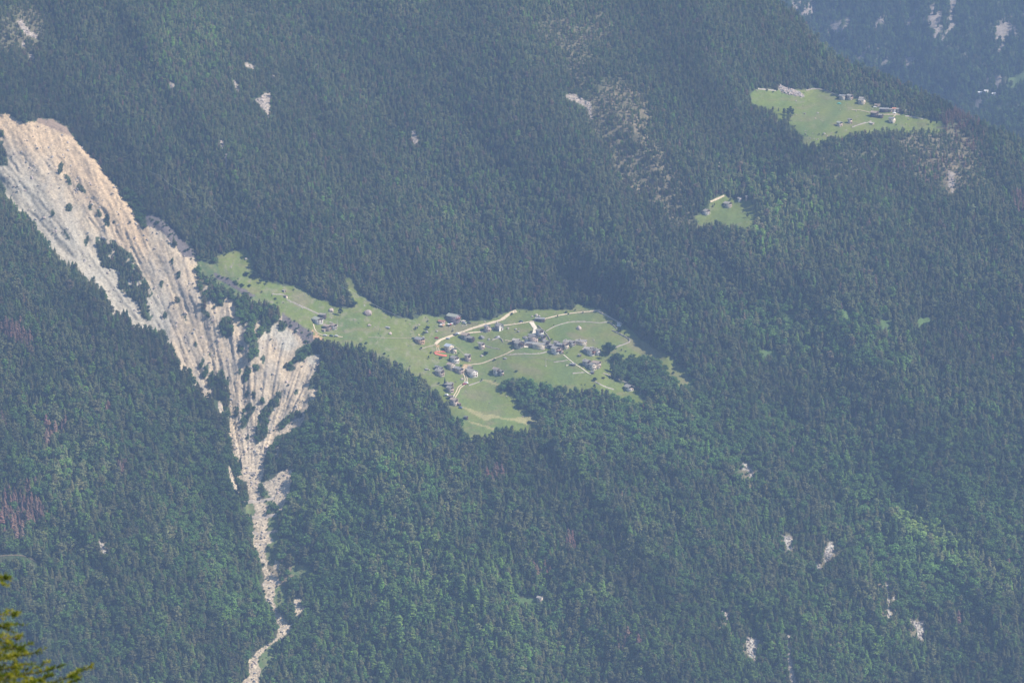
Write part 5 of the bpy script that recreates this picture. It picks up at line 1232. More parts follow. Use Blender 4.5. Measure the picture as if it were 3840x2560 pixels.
# torrent barriers
CONC = rough_mat('barrier_masonry', (0.42, 0.365, 0.30), (0.56, 0.49, 0.41), 1.0, bump=.3)
def barrier(pts, hgt, label, notch=None):
    line = resample(pts, 6.0); P = [g1(u, v) for u, v in line]
    zc = np.interp(range(len(P)), [0, len(P) - 1], [P[0][2], P[-1][2]])
    V = []; n = len(P)
    for i, p in enumerate(P):
        # a straight crest from bank to bank with a spillway dip
        t = i / (n - 1); A, B = P[0], P[-1]; x = A[0] + (B[0] - A[0]) * t; y = min(A[1], B[1]) + (A[1] - min(A[1], B[1])) * (1 - t) * 0 + (A[1] + (B[1] - A[1]) * t - min(A[1], B[1])) * .6
        z = .3 * (A[2] + (B[2] - A[2]) * t) + .7 * p[2] + 1.4 - (1.0 if notch and notch[0] < line[i][0] < notch[1] else 0); y = .5 * y + .5 * p[1]
        V += [(x, y - 0.9, z - hgt - 3), (x, y - 0.5, z), (x, y + 0.6, z), (x, y + 0.6, z - hgt - 3)]
    Fq = grid_faces(n, 4).tolist(); m = (n - 1) * 4; Fq += [(0, 1, 2, 3), (m + 3, m + 2, m + 1, m)]
    o = link(bpy.data.objects.new('check_dam', mesh_np('check_dam', V, np.array(Fq), CONC))); tag(o, label, 'check dam', 'masonry check dams across the torrent')
barrier([(914, 1878), (968, 1880), (1031, 1866)], 5, 'uppermost long check dam where the two scree gullies have joined', (955, 985))
barrier([(932, 1938), (985, 1938), (1050, 1926)], 5, 'second long check dam with pale right wing', (960, 1005))
barrier([(946, 1999), (990, 2003), (1052, 1988)], 6, 'third check dam with sloping grey right wing', (968, 1000))
barrier([(958, 2040), (1000, 2040)], 4, 'short check dam just below the grey-winged one', (968, 992))
barrier([(928, 1773), (960, 1773)], 2.5, 'small sill in the rubble above the long check dams')
barrier([(985, 2192), (1020, 2190), (1055, 2176)], 6, 'check dam with wide masonry apron below the torrent narrows', (998, 1028))
barrier([(1040, 2358), (1065, 2356), (1098, 2342)], 6, 'lowest check dam where the torrent bends to the left', (1050, 1070))

# ------------------------------------------------------------------ cars
PAINT = {k: simple('car_paint_' + k, c, 0.35, 0.5) for k, c in dict(red=(0.50, 0.05, 0.05), white=(0.85, 0.85, 0.86), silver=(0.55, 0.60, 0.66), dark=(0.05, 0.06, 0.08), blue=(0.07, 0.16, 0.36), green=(0.08, 0.17, 0.15)).items()}
TYRE = simple('tyre_rubber', (0.02, 0.02, 0.02), 0.9, 0.1)
def car(u, v, phi, colour, label, van=False, name='parked_car', cat='car'):
    root = put_root(name, u, v, phi, label, cat, 'cars parked in the meadows', lift=0.28)
    hh = 0.55 if van else 0
    prof = [(-2.1, .35), (2.1, .35), (2.15, .8), (1.2 + hh, .95), (.6 + hh * 1.4, 1.5 + hh), (-1.5 - hh, 1.5 + hh), (-2.1, .95)]
    V = []
    for yy, k in ((-.85, 1), (.85, 1)): V += [(a, yy, b) for a, b in prof]
    n = len(prof)
    part('body', mesh_np('body', V, [np.array([list(range(n))]), np.array([list(range(2 * n - 1, n - 1, -1))]), np.array([(i, i + n, (i + 1) % n + n, (i + 1) % n) for i in range(n)])], PAINT[colour]), root)
    gl = boxes_mesh('glazing', [(-.35, 0, 1.2 + hh * .8, 2.0, 1.74, .36)], GLASS); part('glazing', gl, root)
    for sx in (-1.3, 1.3):
        for sy in (-.8, .8):
            S = Soup(); S.tube([(sx, sy - .12, .33), (sx, sy + .12, .33)], [.33, .33], 10); part('wheel', S.mesh('wheel', TYRE), root)
car(1637, 1270, 25, 'red', 'red car parked on the grass above the track bend')
car(1680, 1272, 15, 'silver', 'silver car on the grass just below the dirt track')
car(1706, 1258, 10, 'dark', 'dark car at the fork of the dirt track beside a white van')
car(1716, 1255, 10, 'white', 'white van at the fork of the dirt track', van=True, name='parked_van', cat='van')
car(1552, 1271, 20, 'green', 'dark green car above the orange-tan farmhouse')
car(1760, 1213, 0, 'dark', 'dark car right of the inn at the forest edge')
car(1741, 1214, 10, 'silver', 'silver car beside the right end of the inn')
car(1955, 1207, 0, 'green', 'small dark vehicle above the upper track near the forest')
car(1741, 1443, 20, 'red', 'red car at the foot of the two-rut track')
car(1749, 1440, 20, 'white', 'white van touching the red car on the two-rut track', van=True, name='parked_van', cat='van')
car(1698, 1490, 60, 'white', 'white car at the lower end of the two-rut track')
car(1675, 1485, 10, 'white', 'white van left of the double-gabled stone house', van=True, name='parked_van', cat='van')
car(1727, 1531, 5, 'blue', 'blue car in front of the lean-to at the lowest house')
car(1219, 1260, 15, 'white', 'white car below the brown-roofed pair near the slide')
car(1243, 1261, 5, 'green', 'dark green car between two white ones below the brown-roofed pair')
car(1261, 1262, 20, 'white', 'white car right of the dark green one below the brown-roofed pair')

# ------------------------------------------------------------------ small things of the village
ORANGE = rough_mat('orange_safety_net', (0.72, 0.16, 0.09), (0.85, 0.30, 0.20), 1.2)
def net_fence(pts, label, h=1.3, lean=1.2):
    line = smooth_line(pts, 3.0); P = ground(np.array([a for a, b in line]), np.array([b for a, b in line])); V = []; n = len(P)
    for i in range(n): x, y, z = P[i]; V += [(x, y - lean, z + .15), (x, y - lean * .4, z + h * .8), (x, y, z + h), (x, y + .06, z + h), (x, y + .1, z)]
    root = link(bpy.data.objects.new('safety_fence', None)); tag(root, label, 'fence')
    part('netting', mesh_np('netting', V, grid_faces(n, 5), ORANGE), root)
    for i in range(0, n, 4): part('post', boxes_mesh('post', [(P[i][0], P[i][1] + .2, P[i][2] + .7, .1, .1, 1.8)], WOOD), root)
net_fence([(1628, 1322), (1632, 1327), (1645, 1330), (1660, 1334), (1676, 1335)], 'orange safety netting around the building site left of the bluish-roofed house', 1.4, 2.2)
net_fence([(1632, 1320), (1648, 1320), (1664, 1319), (1670, 1321)], 'upper strip of orange netting behind the building site', 1.0, 1.0)

POLEM = rough_mat('pole_timber', (0.36, 0.32, 0.28), (0.48, 0.43, 0.37), 2.0)
def utility_pole(u, v, h, label):
    root = put_root('utility_pole', u, v, 0, label, 'utility pole')
    S = Soup(); S.tube([(0, 0, -.5), (0, 0, h)], [.22, .13], 8); part('shaft', S.mesh('shaft', POLEM), root)
    part('crossarm', boxes_mesh('crossarm', [(0, -.15, h - .6, 1.8, .14, .14)], POLEM), root)
    part('footing', boxes_mesh('footing', [(0, 0, .2, 1.3, 1.3, .9)], WALLM['white']), root)
utility_pole(2047, 1373, 8.5, 'thin utility pole with white footing in the open field below the core')
utility_pole(2402, 1478, 8, 'thin pole right of the lone white barn')
utility_pole(1265, 1222, 7, 'thin pole above the brown-roofed pair near the slide')

def parasol(u, v, mat, label):
    root = put_root('parasol', u, v, 0, label, 'parasol', 'parasols on the inn terrace')
    S = Soup(); S.tube([(0, 0, -.3), (0, 0, 2.5)], [.05, .04], 6); part('pole', S.mesh('pole', POLEM), root)
    S = Soup(); n = 8; r = 1.9
    for k in range(n):
        a, b = 2 * math.pi * k / n, 2 * math.pi * (k + 1) / n
        S.tri((r * math.cos(a), r * math.sin(a), 2.1), (r * math.cos(b), r * math.sin(b), 2.1), (0, 0, 2.8)); S.tri((r * math.cos(b), r * math.sin(b), 2.08), (r * math.cos(a), r * math.sin(a), 2.08), (0, 0, 2.74))
    part('canopy', S.mesh('canopy', mat), root)
WHITECL = simple('white_canvas', (0.88, 0.88, 0.86)); REDCL = simple('red_canvas', (0.55, 0.08, 0.07))
parasol(1682, 1222, WHITECL, 'left white parasol in front of the inn'); parasol(1694, 1220, WHITECL, 'right white parasol in front of the inn'); parasol(1688, 1223, REDCL, 'red parasol between the two white ones')
parasol(1653, 1224, WHITECL, 'white parasol below the red-brown annexe roof'); parasol(1661, 1226, ROOFM['orange'], 'orange parasol below the red-brown annexe roof')

def sheet_tarp(u, v, phi, w, d, mat, label):
    root = put_root('tarpaulin', u, v, phi, label, 'tarpaulin'); n = 6; V = []
    for i in range(n):
        for j in range(n):
            x, y = (i / (n - 1) - .5), (j / (n - 1) - .5); V.append((x * w, y * d, 1.25 - 3.2 * (x * x + y * y) + .15 * math.sin(9 * x + 5 * y)))
    part('sheet', mesh_np('sheet', V, grid_faces(n, n), mat), root)
    part('covered_pile', boxes_mesh('covered_pile', [(0, 0, .1, w * .6, d * .6, 1.3)], WOOD), root)
sheet_tarp(1737, 1204, 20, 5.5, 4, ROOFM['pale'], 'pale tarpaulin behind the right end of the inn')
sheet_tarp(3146, 389, 10, 4.5, 4, simple('teal_sheet', (0.10, 0.42, 0.36)), 'teal tarpaulin left of the half-ruined row')
sheet_tarp(3281, 402, 0, 4.0, 3, WHITECL, 'gleaming white sheet at the left end of the low shed, high meadow')
sheet_tarp(3354, 425, 0, 4.0, 2.5, WHITECL, 'white sheet in front of the orange-roofed house')
sheet_tarp(1703, 1412, 30, 3.0, 2.0, ROOFM['pale'], 'small pale sheet on the grass right of the large-roofed house') if False else None

# ------------------------------------------------------------------ boulders and stones
def rock_mesh(name, rs, mat, flat=0.7, sub=2):
    import bmesh
    bm = bmesh.new(); bmesh.ops.create_icosphere(bm, subdivisions=sub, radius=1.0)
    planes = [(Vector((rs.uniform(-1, 1), rs.uniform(-1, 1), rs.uniform(-.6, 1))).normalized(), rs.uniform(.62, .9)) for _ in range(9)]
    for v in bm.verts:
        for n, d in planes:
            k = v.co.dot(n)
            if k > d: v.co -= n * (k - d)
        v.co *= rs.uniform(.96, 1.04); v.co.z *= flat
    me = bpy.data.meshes.new(name); bm.to_mesh(me); bm.free(); me.materials.append(mat); return me
rs = random.Random(9)
ROCKM = rough_mat('boulder_rock', (0.34, 0.30, 0.27), (0.56, 0.51, 0.46), 1.2, bump=.6); PINKROCK = rough_mat('pinkish_rock', (0.40, 0.32, 0.29), (0.60, 0.50, 0.45), 1.0, bump=.6)
GREYROCK = rough_mat('lichen_grey_rock', (0.22, 0.22, 0.22), (0.42, 0.41, 0.40), 1.2, bump=.6)
ROCKS = [rock_mesh('boulder_shape', rs, ROCKM, rs.uniform(.6, .85)) for _ in range(4)]
def boulder(u, v, wpx, label, mat=None, flat=1.0, name='boulder'):
    p = g1(u, v); r = wpx * mpp(u, v) / 2
    me = rock_mesh(name, random.Random(int(u * 7 + v)), mat or ROCKM, .75 * flat)
    o = link(bpy.data.objects.new(name, me)); o.location = (float(p[0]), float(p[1]), float(p[2]) + r * .25 * flat); o.scale = (r, r * .9, r * 1.0); o.rotation_euler = (0, 0, u)
    tag(o, label, 'boulder', 'boulders on the meadow'); return o
for a in [(1242, 1166, 24, 'large pinkish boulder uphill of the dark timber house near the slide', PINKROCK), (1380, 1178, 38, 'broad house-sized boulder left part of the meadow below the forest', PINKROCK), (1463, 1252, 16, 'upright boulder above the faint track left of the farmhouse', PINKROCK),
          (1454, 1229, 26, 'flat grey boulder just above the upright one', GREYROCK, .5), (1385, 1222, 16, 'broken pale boulder in the middle of the left meadow', PINKROCK), (1238, 1208, 12, 'flat pale boulder between the houses near the slide', ROCKM, .5),
          (922, 972, 12, 'lone pale boulder in the green strip at the upper left', ROCKM), (2172, 1233, 24, 'big flat-topped boulder alone in the large right field', PINKROCK), (2011, 1184, 16, 'pale whitish boulder above the long low barn', ROCKM), (2022, 1187, 12, 'smaller pale boulder right of the whitish one', ROCKM), (1996, 1188, 9, 'small boulder left of the two above the long barn', PINKROCK),
          (1598, 1384, 22, 'flat dark-edged rock slab left of the lower hamlet', GREYROCK, .35), (1609, 1388, 8, 'small white rock at the right end of the flat slab', ROCKM), (1732, 1423, 15, 'rounded pale rock on the grass beside the two-rut track', PINKROCK), (1806, 1336, 14, 'pale ruin-like rock below the upright lone barn', ROCKM), (1806, 1268, 24, 'jagged rock heap with dark base above the upright lone barn', GREYROCK),
          (1866, 1266, 20, 'dark mossy rock heap below the chapel', GREYROCK), (1833, 1274, 12, 'small dark rock left of the curved ruined wall', GREYROCK), (1969, 1267, 26, 'grey rubble mound left of the low blue-shaded house', GREYROCK, .6), (1894, 1344, 18, 'grey rock strip below the path, left of the core', GREYROCK, .5), (2226, 1276, 8, 'small white rock in the large right field', ROCKM), (1570, 1257, 10, 'yellowish pointed rock above the farmhouse', rough_mat('yellow_lichen_rock', (0.5, 0.42, 0.2), (0.62, 0.52, 0.28), 1.0)),
          (1588, 1265, 12, 'grey flat rock right of the yellowish one', GREYROCK, .6), (1571, 1218, 12, 'flat pale rock at the upper meadow left of the inn', PINKROCK, .5), (1638, 1244, 12, 'white split boulder above the bend of the dirt track', ROCKM), (1600, 1247, 16, 'lichen-covered rock among bushes left of the track', GREYROCK), (1905, 1232, 10, 'pinkish rock at the left of the stony patch near the chapel', PINKROCK), (1934, 1236, 12, 'pale rock in the middle of the stony patch', ROCKM),
          (1944, 1244, 12, 'grey speckled rock on the right of the stony patch', GREYROCK), (1835, 1512, 7, 'small white rock in the lower hay field', ROCKM), (1900, 1486, 6, 'tiny rock near the round trees, lower hay field', ROCKM), (1960, 1562, 7, 'white stone at the mown strip by the lower trees', ROCKM), (1625, 1346, 7, 'white stone below the orange netting', ROCKM), (2940, 340, 16, 'largest stone at the top of the rubble tongue, high meadow', PINKROCK),
          (2985, 380, 9, 'pale stone in the left part of the high meadow', ROCKM), (3018, 428, 10, 'pale stone in the centre of the high meadow', ROCKM), (3066, 424, 12, 'flat pale stones right of centre in the high meadow', ROCKM, .5), (3210, 418, 7, 'pale stone below the upper path in the high meadow', ROCKM), (955, 1692, 12, 'big pale block in the middle of the rubble fan', ROCKM), (605, 1185, 10, 'large whitish block in the upper ravine', ROCKM), (609, 1196, 9, 'whitish block just below the large one in the upper ravine', ROCKM), (1098, 1760, 10, 'bright boulder at the top right of the side scar', PINKROCK)]:
    boulder(*a)

STONECOL = bpy.data.collections.new('stone_shapes')
for i in range(4):
    m_ = rock_mesh('stone', random.Random(40 + i), [ROCKM, PINKROCK, ROCKM, GREYROCK][i], .7, 1); STONECOL.objects.link(bpy.data.objects.new('stone_shape_%02d' % i, m_))
def stones(name, us, vs, rmin, rmax, label, power=2.5):
    p = ground(us, vs); n = len(us); r = rmin + (rmax - rmin) * RNG.random(n) ** power; p[:, 2] += r * .2
    scatter(name, p, RNG.uniform(0, 6.28, (n, 3)) * np.array([.15, .15, 1]), np.stack([r * RNG.uniform(.8, 1.4, n), r * RNG.uniform(.8, 1.4, n), r * RNG.uniform(.6, 1, n)], -1), RNG.integers(0, 4, n), np.ones((n, 3)) * .4, STONECOL, label)
us = RNG.uniform(830, 2560, 5200); vs = RNG.uniform(940, 1640, 5200)
k = m_meadow(us, vs) & ((fbm(us / 60, vs / 40, 3) + soft([(1700, 1220, 160, 40, 0, .35), (1590, 1240, 80, 50, 0, .45), (1400, 1200, 220, 60, 15, .25), (1930, 1240, 50, 25, 0, .5), (2080, 1172, 110, 14, 0, .3), (1160, 1120, 120, 40, 20, .2)], us, vs)) > .30) & ((vs < 1250) | (us < 1760) | (fbm(us / 30, vs / 30, 2) > .4)) & ~((us > 2050) & (vs > 1200)) & ~((us > 1760) & (vs > 1330))
stones('meadow_stones', us[k], vs[k], .25, 1.1, 'small pale stones strewn over the stony parts of the meadow', 2)
us = RNG.uniform(2820, 3520, 900); vs = RNG.uniform(330, 530, 900); k = m_meadow(us, vs) & ((fbm(us / 50, vs / 30, 3) > .22) | (vs > 488) & (us < 3160)) ; stones('high_meadow_stones', us[k], vs[k], .3, 1.3, 'pale stones strewn over the high meadow', 2)
us = RNG.uniform(2910, 3020, 900); vs = RNG.uniform(316, 366, 900); k = in_poly(TALUS[11], us, vs); stones('rubble_tongue', us[k], vs[k], .6, 2.2, 'tongue of pale rubble spilling into the top of the high meadow', 2)
us = RNG.uniform(-60, 1210, 26000); vs = RNG.uniform(420, 2600, 26000)
k = m_scree(us, vs) & ((vs > 1500) | (RNG.random(len(us)) < .5)); k &= (vs > 1620) | (fbm(us / 30, vs / 60, 3) > 0.0)
stones('scree_rubble', us[k], vs[k], .3, 1.9, 'loose rubble covering the landslide and the torrent bed', 3.5)
us = RNG.uniform(60, 3600, 60000); vs = RNG.uniform(70, 800, 60000); k = m_talus(us, vs) & ~in_poly(TALUS[11], us, vs)
u2 = RNG.uniform(350, 3500, 90000); v2 = RNG.uniform(1720, 2560, 90000); k2 = m_cliff(u2, v2)
us = np.concatenate([us, u2]); vs = np.concatenate([vs, v2]); k = np.concatenate([k, k2]); stones('talus_blocks', us[k], vs[k], .4, 1.6, 'blocks on the small screes inside the forest', 2)

# ------------------------------------------------------------------ single bushes and trees of the meadows
def bush(u, v, hpx, label, w_=1.5, kind='broadleaf', shape=0, col=(0.06, 0.105, 0.045), name='bush', cat='bush'):
    p = g1(u, v); h = hpx * mpp(u, v) * 1.03
    single_tree(kind=kind, shape=shape, p=(float(p[0]), float(p[1]), float(p[2]) - .08 * h * (name == 'bush')), hm=h, w_=w_, rz=u, col=col, name=name, label=label, cat=cat, group='bushes and single trees in the meadows')
G2 = (0.055, 0.11, 0.05); DK = (0.035, 0.065, 0.04); CT = 'conifer_tree'
for a in [(1276, 1184, 38, 'lone dark conifer below the forest tongue, right of the pinkish boulder', .95, 'conifer', 6, DK, CT, 'conifer'), (1687, 1352, 26, 'small dark conifer left of the white-gabled house', .9, 'conifer', 0, DK, CT, 'conifer'),
          (1668, 1448, 34, 'slim dark conifer right below the large-roofed house', .9, 'conifer', 2, DK, CT, 'conifer'), (1645, 1440, 10, 'pair of small bushes below the large-roofed house'), (1607, 1347, 16, 'small dark bush left below the orange netting', 1.0, 'broadleaf', 2, DK), (1617, 1326, 10, 'low round bush at the left end of the orange netting'),
          (1654, 1345, 9, 'wide low thicket below the orange netting', 3.0), (1713, 1336, 8, 'low thicket right below the bluish-roofed house', 2.6), (1720, 1327, 7, 'small bush right of the cream annexe'), (1821, 1330, 15, 'dark round bush below the upright lone barn', 1.6, 'broadleaf', 1, DK), (1729, 1378, 14, 'light green bush beside the track, right of the cream gable', 1.3, 'broadleaf', 0, (.09, .15, .07)),
          (1697, 1245, 9, 'small bush above the track fork'), (1736, 1257, 10, 'dark bush right of the white van at the fork', 1.3, 'broadleaf', 1, DK), (1603, 1238, 20, 'bush group left of the inn on the stony slope', 1.4), (1561, 1236, 14, 'dark bush at the far left of the stony slope', 1.2, 'broadleaf', 1, DK), (1590, 1256, 16, 'green bush between rocks above the farmhouse', 1.5), (1604, 1208, 9, 'small bush near the forest, left of the inn annexe'), (1580, 1312, 14, 'bush in front of the farmhouse', 1.0),
          (2091, 1191, 12, 'dark shrub on the upper track right of the long barn', .9, 'broadleaf', 2, DK), (2186, 1174, 7, 'shrub at the right of the upper track', 1.6), (2132, 1179, 6, 'low shrub in the middle of the upper track', 2.0), (2077, 1224, 11, 'slim shrub where two field walls meet', .6), (2325, 1243, 18, 'round dark tree at the right wall near the gravel patch', 1.5, 'broadleaf', 1, DK), (2342, 1257, 12, 'small tree on the right field wall', .9),
          (2069, 1277, 10, 'green bush at the lower end of the wall by the core', 1.4), (2283, 1326, 42, 'large round tree beside the cluster at the meadow edge', 1.55, 'broadleaf', 3, G2, 'broadleaf_tree', 'tree'), (2239, 1314, 13, 'small dark tree above the cluster with red shutters', 1.1, 'broadleaf', 1, DK), (2256, 1346, 24, 'round tree against the right end of the white-gabled house', 1.3, 'broadleaf', 0, G2, 'broadleaf_tree', 'tree'),
          (2295, 1398, 40, 'tall narrow tree below the round trees at the meadow edge', .9, 'broadleaf', 2, G2, 'broadleaf_tree', 'tree'), (2232, 1428, 16, 'round dark bush below the lowest cluster', 1.4, 'broadleaf', 1, DK), (2229, 1459, 22, 'upright bush at the top of the stone wall slanting to the white barn', 1.1, 'broadleaf', 2, G2), (2262, 1419, 7, 'brownish low shrubs right below the lowest cluster', 2.4, 'broadleaf', 1, (.10, .09, .06)), (1807, 1430, 13, 'slim bush at the corner right of the wide white gable', .8),
          (1857, 1432, 10, 'small bush in front of the lone white house', 1.1), (1855, 1352, 9, 'dark bush on the path right of the hamlet', 1.6, 'broadleaf', 1, DK), (2141, 1306, 9, 'bush in front of the chimney house of the right-hand row', 1.4), (2127, 1325, 8, 'bush at the start of the footpath', 1.2), (1992, 1248, 9, 'dark scrub left of the bright gravel road', 1.5, 'broadleaf', 1, DK), (957, 1040, 18, 'wide dark thicket in the green strip at the upper left', 2.6, 'broadleaf', 3, DK),
          (922, 1034, 16, 'dark thicket left of the wide one in the upper green strip', 2.0, 'broadleaf', 1, DK), (978, 1064, 20, 'round tree, left of a pair in the upper green strip', 1.3, 'broadleaf', 0, G2, 'broadleaf_tree', 'tree'), (1001, 1068, 19, 'round tree, right of a pair in the upper green strip', 1.2, 'broadleaf', 0, G2, 'broadleaf_tree', 'tree'), (1324, 1148, 22, 'dark bush at the tip of the forest tongue', 1.9, 'broadleaf', 1, DK),
          (1101, 1090, 9, 'small bush above the long wall near the slide'), (2940, 432, 26, 'left tree of the dark clump in the high meadow', 1.3, 'conifer', 6, DK, CT, 'conifer'), (2955, 436, 30, 'middle tree of the dark clump in the high meadow', 1.4, 'conifer', 6, DK, CT, 'conifer'), (2972, 436, 28, 'right tree of the dark clump in the high meadow', 1.4, 'conifer', 4, DK, CT, 'conifer'), (2964, 426, 28, 'rear tree of the dark clump in the high meadow', 1.3, 'conifer', 6, DK, CT, 'conifer'),
          (2919, 418, 16, 'small conifer left of the dark clump in the high meadow', 1.0, 'conifer', 0, DK, CT, 'conifer'), (2898, 420, 20, 'conifer at the left forest edge of the high meadow', 1.2, 'conifer', 6, DK, CT, 'conifer'), (3490, 470, 22, 'left one of two thin trees at the right tip of the high meadow', .8, 'broadleaf', 2, DK, 'broadleaf_tree', 'tree'), (3513, 470, 18, 'right one of two thin trees at the right tip of the high meadow', .8, 'broadleaf', 2, DK, 'broadleaf_tree', 'tree'),
          (2679, 773, 14, 'slim dark shrub at the left of the small clearing', .6, 'broadleaf', 2, DK), (2786, 800, 12, 'slim dark shrub at the right of the small clearing', .7, 'broadleaf', 2, DK), (2803, 817, 20, 'conifer at the right edge of the small clearing', 1.1, 'conifer', 6, DK, CT, 'conifer'), (901, 1762, 52, 'big dark spruce standing against the pale rubble fan', .95, 'conifer', 1, DK, CT, 'conifer'),
          (404, 836, 34, 'dark conifer alone on the upper landslide', 1.0, 'conifer', 6, DK, CT, 'conifer'), (2310, 1360, 36, 'round tree, left one of the clump right of the lowest cluster', 1.4, 'broadleaf', 3, G2, 'broadleaf_tree', 'tree')]:
    bush(*a)

# low scrub: green banks of the torrent, ground cover on the islands and stony slopes
us = np.concatenate([RNG.uniform(330, 2600, 30000), RNG.uniform(2590, 3560, 5000)]); vs = np.concatenate([RNG.uniform(700, 2560, 30000), RNG.uniform(320, 850, 5000)])
sl = m_scree(us, vs); isl = m_islands(us, vs) & in_poly(SCREE, us, vs)
k = (isl | m_soil(us, vs) & (RNG.random(len(us)) < .45) & (us > 420) | (ell(us, vs, 1010, 2000, 70, 150) | ell(us, vs, 1040, 2240, 60, 70) | ell(us, vs, 1000, 2480, 30, 60) | ell(us, vs, 870, 1100, 110, 60, 25) | ell(us, vs, 560, 830, 45, 60, 30)) & ~sl & (RNG.random(len(us)) < .5) | (m_meadow(us, vs) & (us < 1700) & (vs < 1260) & (fbm(us / 40, vs / 30, 3) > .42)) | sl & (fbm(us / 22 + 3, vs / 34, 3) > .50) & (vs < 1700))
inner = m_meadow(us, vs) & m_meadow(us + 20, vs) & m_meadow(us - 20, vs) & m_meadow(us, vs + 16) & m_meadow(us, vs - 16)
edge = m_meadow(us, vs) & ~inner & (RNG.random(len(us)) < .13) & (fbm(us / 30, vs / 30, 2) > -.1)
k = k | edge
us, vs, edge = us[k], vs[k], edge[k]; p = ground(us, vs); n = len(us); h = RNG.uniform(1.0, 3.2, n) * np.where(edge, 2.0, 1); h = np.where(m_meadow(us, vs), h * .45, h); p[:, 2] -= h * .1
scatter('low_scrub', p, np.stack([0 * h, 0 * h, RNG.uniform(0, 6.28, n)], -1), np.stack([h * 1.5, h * 1.5, h], -1), RNG.integers(0, 4, n), np.array((0.08, 0.135, 0.05)) * RNG.uniform(.6, 1.5, (n, 1)), hidden['broadleaf'], 'low green scrub on the gully sides and torrent banks')

# ------------------------------------------------------------------ overhead line climbing through the forest
CABLE = simple('steel_cable', (0.55, 0.58, 0.56), 0.5, 0.4)
def overhead(pts, label):
    root = link(bpy.data.objects.new('overhead_line', None)); tag(root, label, 'overhead line')
    P = [g1(u, v) for u, v in pts]; tops = [Vector((float(a), float(b), float(c) + 10)) for a, b, c in P]
    for (a, b, c), t in zip(P, tops):
        S = Soup(); S.tube([(a, b, c - 1), tuple(t)], [.16, .12], 6); part('pylon', S.mesh('pylon', POLEM), root)
    S = Soup()
    for t0, t1 in zip(tops[:-1], tops[1:]):
        line = [tuple(t0.lerp(t1, i / 8) - Vector((0, 0, 3.0 * 4 * (i / 8) * (1 - i / 8)))) for i in range(9)]
        S.tube(line, [.11] * 9, 4)
    part('cable', S.mesh('cable', CABLE), root)
overhead([(517, 640), (603, 692), (689, 753), (793, 806), (850, 862), (964, 925), (1325, 1130), (1560, 1243)], 'thin pale overhead line descending through the forest right of the landslide')

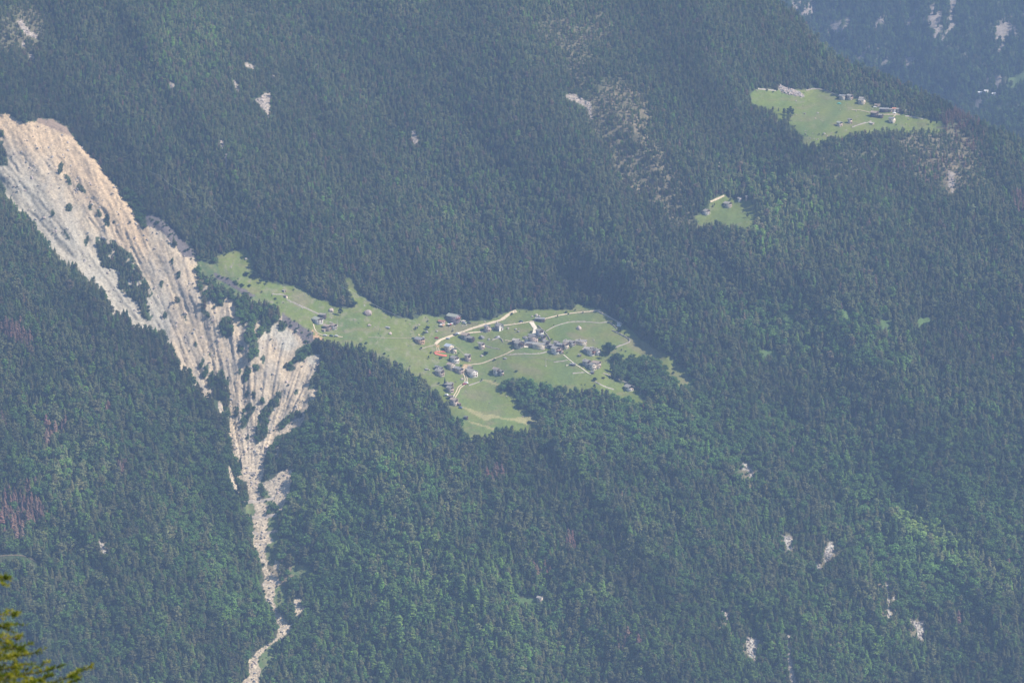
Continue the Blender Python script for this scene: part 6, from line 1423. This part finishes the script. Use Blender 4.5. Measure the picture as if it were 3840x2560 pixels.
# ------------------------------------------------------------------ the near larch branches at the lower left
def near_tree():
    D = 25.0; rs = random.Random(21)
    def W(u, v, d=D):
        x, y, z = at_depth(u, v, d); return Vector((float(x), float(y), float(z)))
    base = W(-330, 1600); gz = 1576.5
    root = bpy.data.objects.new('larch_tree', None); COL.objects.link(root); root.location = (base.x, base.y, gz)
    tag(root, 'blurred yellow-green larch branches close to the camera at the lower left corner', 'conifer')
    o0 = Vector((base.x, base.y, gz)); top = base.z
    tm = Soup(); H = top - gz
    tm.tube([(0, 0, -1), (0, 0, H * .3), (.05, 0, H * .7), (0, 0, H)], [.26, .19, .09, .01], 10)
    barkm = rough_mat('larch_bark', (0.10, 0.08, 0.065), (0.22, 0.18, 0.15), 8.0); twigm = rough_mat('larch_twig', (0.16, 0.13, 0.10), (0.28, 0.24, 0.20), 8.0)
    part('trunk', tm.mesh('trunk', barkm), root)
    nm, nt, b = new_mat('larch_needles'); tc = N(nt, 'ShaderNodeTexCoord'); no = N(nt, 'ShaderNodeTexNoise'); no.inputs['Scale'].default_value = 14
    cr = N(nt, 'ShaderNodeValToRGB'); cr.color_ramp.elements[0].position = .38; cr.color_ramp.elements[1].position = .64; cr.color_ramp.elements[0].color = (.13, .19, .015, 1); cr.color_ramp.elements[1].color = (.46, .44, .05, 1)
    nt.links.new(tc.outputs['Object'], no.inputs['Vector']); nt.links.new(no.outputs['Fac'], cr.inputs[0]); nt.links.new(cr.outputs[0], b.inputs['Base Color'])
    # leaves let some light through
    tr = N(nt, 'ShaderNodeBsdfTranslucent'); nt.links.new(cr.outputs[0], tr.inputs[0]); mixs = N(nt, 'ShaderNodeMixShader'); mixs.inputs[0].default_value = .5
    nt.links.new(b.outputs[0], mixs.inputs[1]); nt.links.new(tr.outputs[0], mixs.inputs[2]); nt.links.new(mixs.outputs[0], nt.nodes['Material Output'].inputs[0])
    def branch(start, tip, r0, twigs, sub=0.5, dens=1.0):
        """start, tip relative to the root"""
        wood, nd = Soup(), Soup(); L = (tip - start).length; n = 9; line = []
        for i in range(n + 1):
            t = i / n; p = start.lerp(tip, t) + Vector((0, 0, -.10 * L * math.sin(math.pi * t) + .03 * L * t * t)) + Vector((rs.uniform(-1, 1), rs.uniform(-1, 1), rs.uniform(-1, 1))) * .008 * L
            line.append(p)
        wood.tube([tuple(p) for p in line], [r0 * (1 - .88 * i / n) for i in range(n + 1)], 6)
        axes = [(line, 1.0)]
        for k in range(twigs):
            t = rs.uniform(.22, .97); i = min(n - 1, int(t * n)); p0 = line[i].lerp(line[i + 1], t * n - i); d = (line[i + 1] - line[i]).normalized()
            side = Vector((-d.y, d.x, 0)).normalized() * rs.choice((-1, 1)); ln = sub * L * (1 - .6 * t) * rs.uniform(.35, .9)
            v_ = (d * rs.uniform(.5, .9) + side * rs.uniform(.2, .9) + Vector((0, 0, rs.uniform(-.45, .4)))).normalized()
            tl = [p0 + v_ * ln * q + Vector((0, 0, -.14 * ln * q * q)) for q in (0, .33, .66, 1)]
            wood.tube([tuple(p) for p in tl], [r0 * .28, r0 * .2, r0 * .13, r0 * .05], 4); axes.append((tl, .8))
        for ax, w_ in axes:
            ln = sum((b_ - a_).length for a_, b_ in zip(ax[:-1], ax[1:])); cnt = int(ln / .011 * dens)
            for _ in range(cnt):
                t = rs.uniform(0.12, 1) * (len(ax) - 1); i = min(len(ax) - 2, int(t)); p0 = ax[i].lerp(ax[i + 1], t - i); d = (ax[i + 1] - ax[i]).normalized()
                for __ in range(4):
                    q = Vector((rs.gauss(0, 1), rs.gauss(0, 1), rs.gauss(0, 1) + .35)).normalized(); q = (q + d * .7).normalized(); l = rs.uniform(.02, .042) * w_
                    s_ = q.cross(Vector((rs.gauss(0, 1), rs.gauss(0, 1), rs.gauss(0, 1)))).normalized() * rs.uniform(.0022, .0042)
                    nd.quad(tuple(p0 - s_), tuple(p0 + s_), tuple(p0 + q * l + s_ * .6), tuple(p0 + q * l - s_ * .6))
        bo = part('branch', wood.mesh('branch', twigm), root); part('needles', nd.mesh('needles', nm), bo)
    # branches whose tips reach into the frame, read off the photograph
    shown = [((-330, 2100), (34, 2172), 5), ((-330, 2250), (62, 2312), 7), ((-330, 2290), (48, 2352), 6), ((-330, 2330), (84, 2398), 8), ((-330, 2340), (40, 2420), 7), ((-330, 2380), (92, 2440), 9), ((-330, 2410), (60, 2478), 8), ((-330, 2450), (172, 2448), 3), ((-330, 2480), (100, 2502), 9),
             ((-330, 2500), (40, 2545), 9), ((-330, 2530), (244, 2508), 8), ((-330, 2580), (205, 2546), 9), ((-330, 2640), (342, 2516), 6), ((-330, 2620), (300, 2566), 8), ((-330, 2600), (130, 2580), 9), ((-330, 2560), (70, 2525), 9), ((-330, 2640), (180, 2600), 8)]
    for (a, b_), (c, d), tw in shown:
        dd = D + rs.uniform(-.5, .5); s0 = W(a, b_, D) - o0; s0.x = 0.02; s0.y = 0; t0 = W(c, d, dd) - o0
        branch(s0, t0, .013, tw + 4, .40, 1.15)
    # the rest of the crown, beside and below the picture
    for i in range(46):
        z = H * rs.uniform(.15, .97); a = rs.uniform(0, 6.283); r = min(1.5, .12 + (H - z) * .42) * rs.uniform(.7, 1)
        if math.cos(a) > -.1 and z > H - 5.2: a += math.pi
        branch(Vector((0, 0, z)), Vector((math.cos(a) * r, math.sin(a) * r, z - .1 * r)), .016, 5, .4, .25)
near_tree()
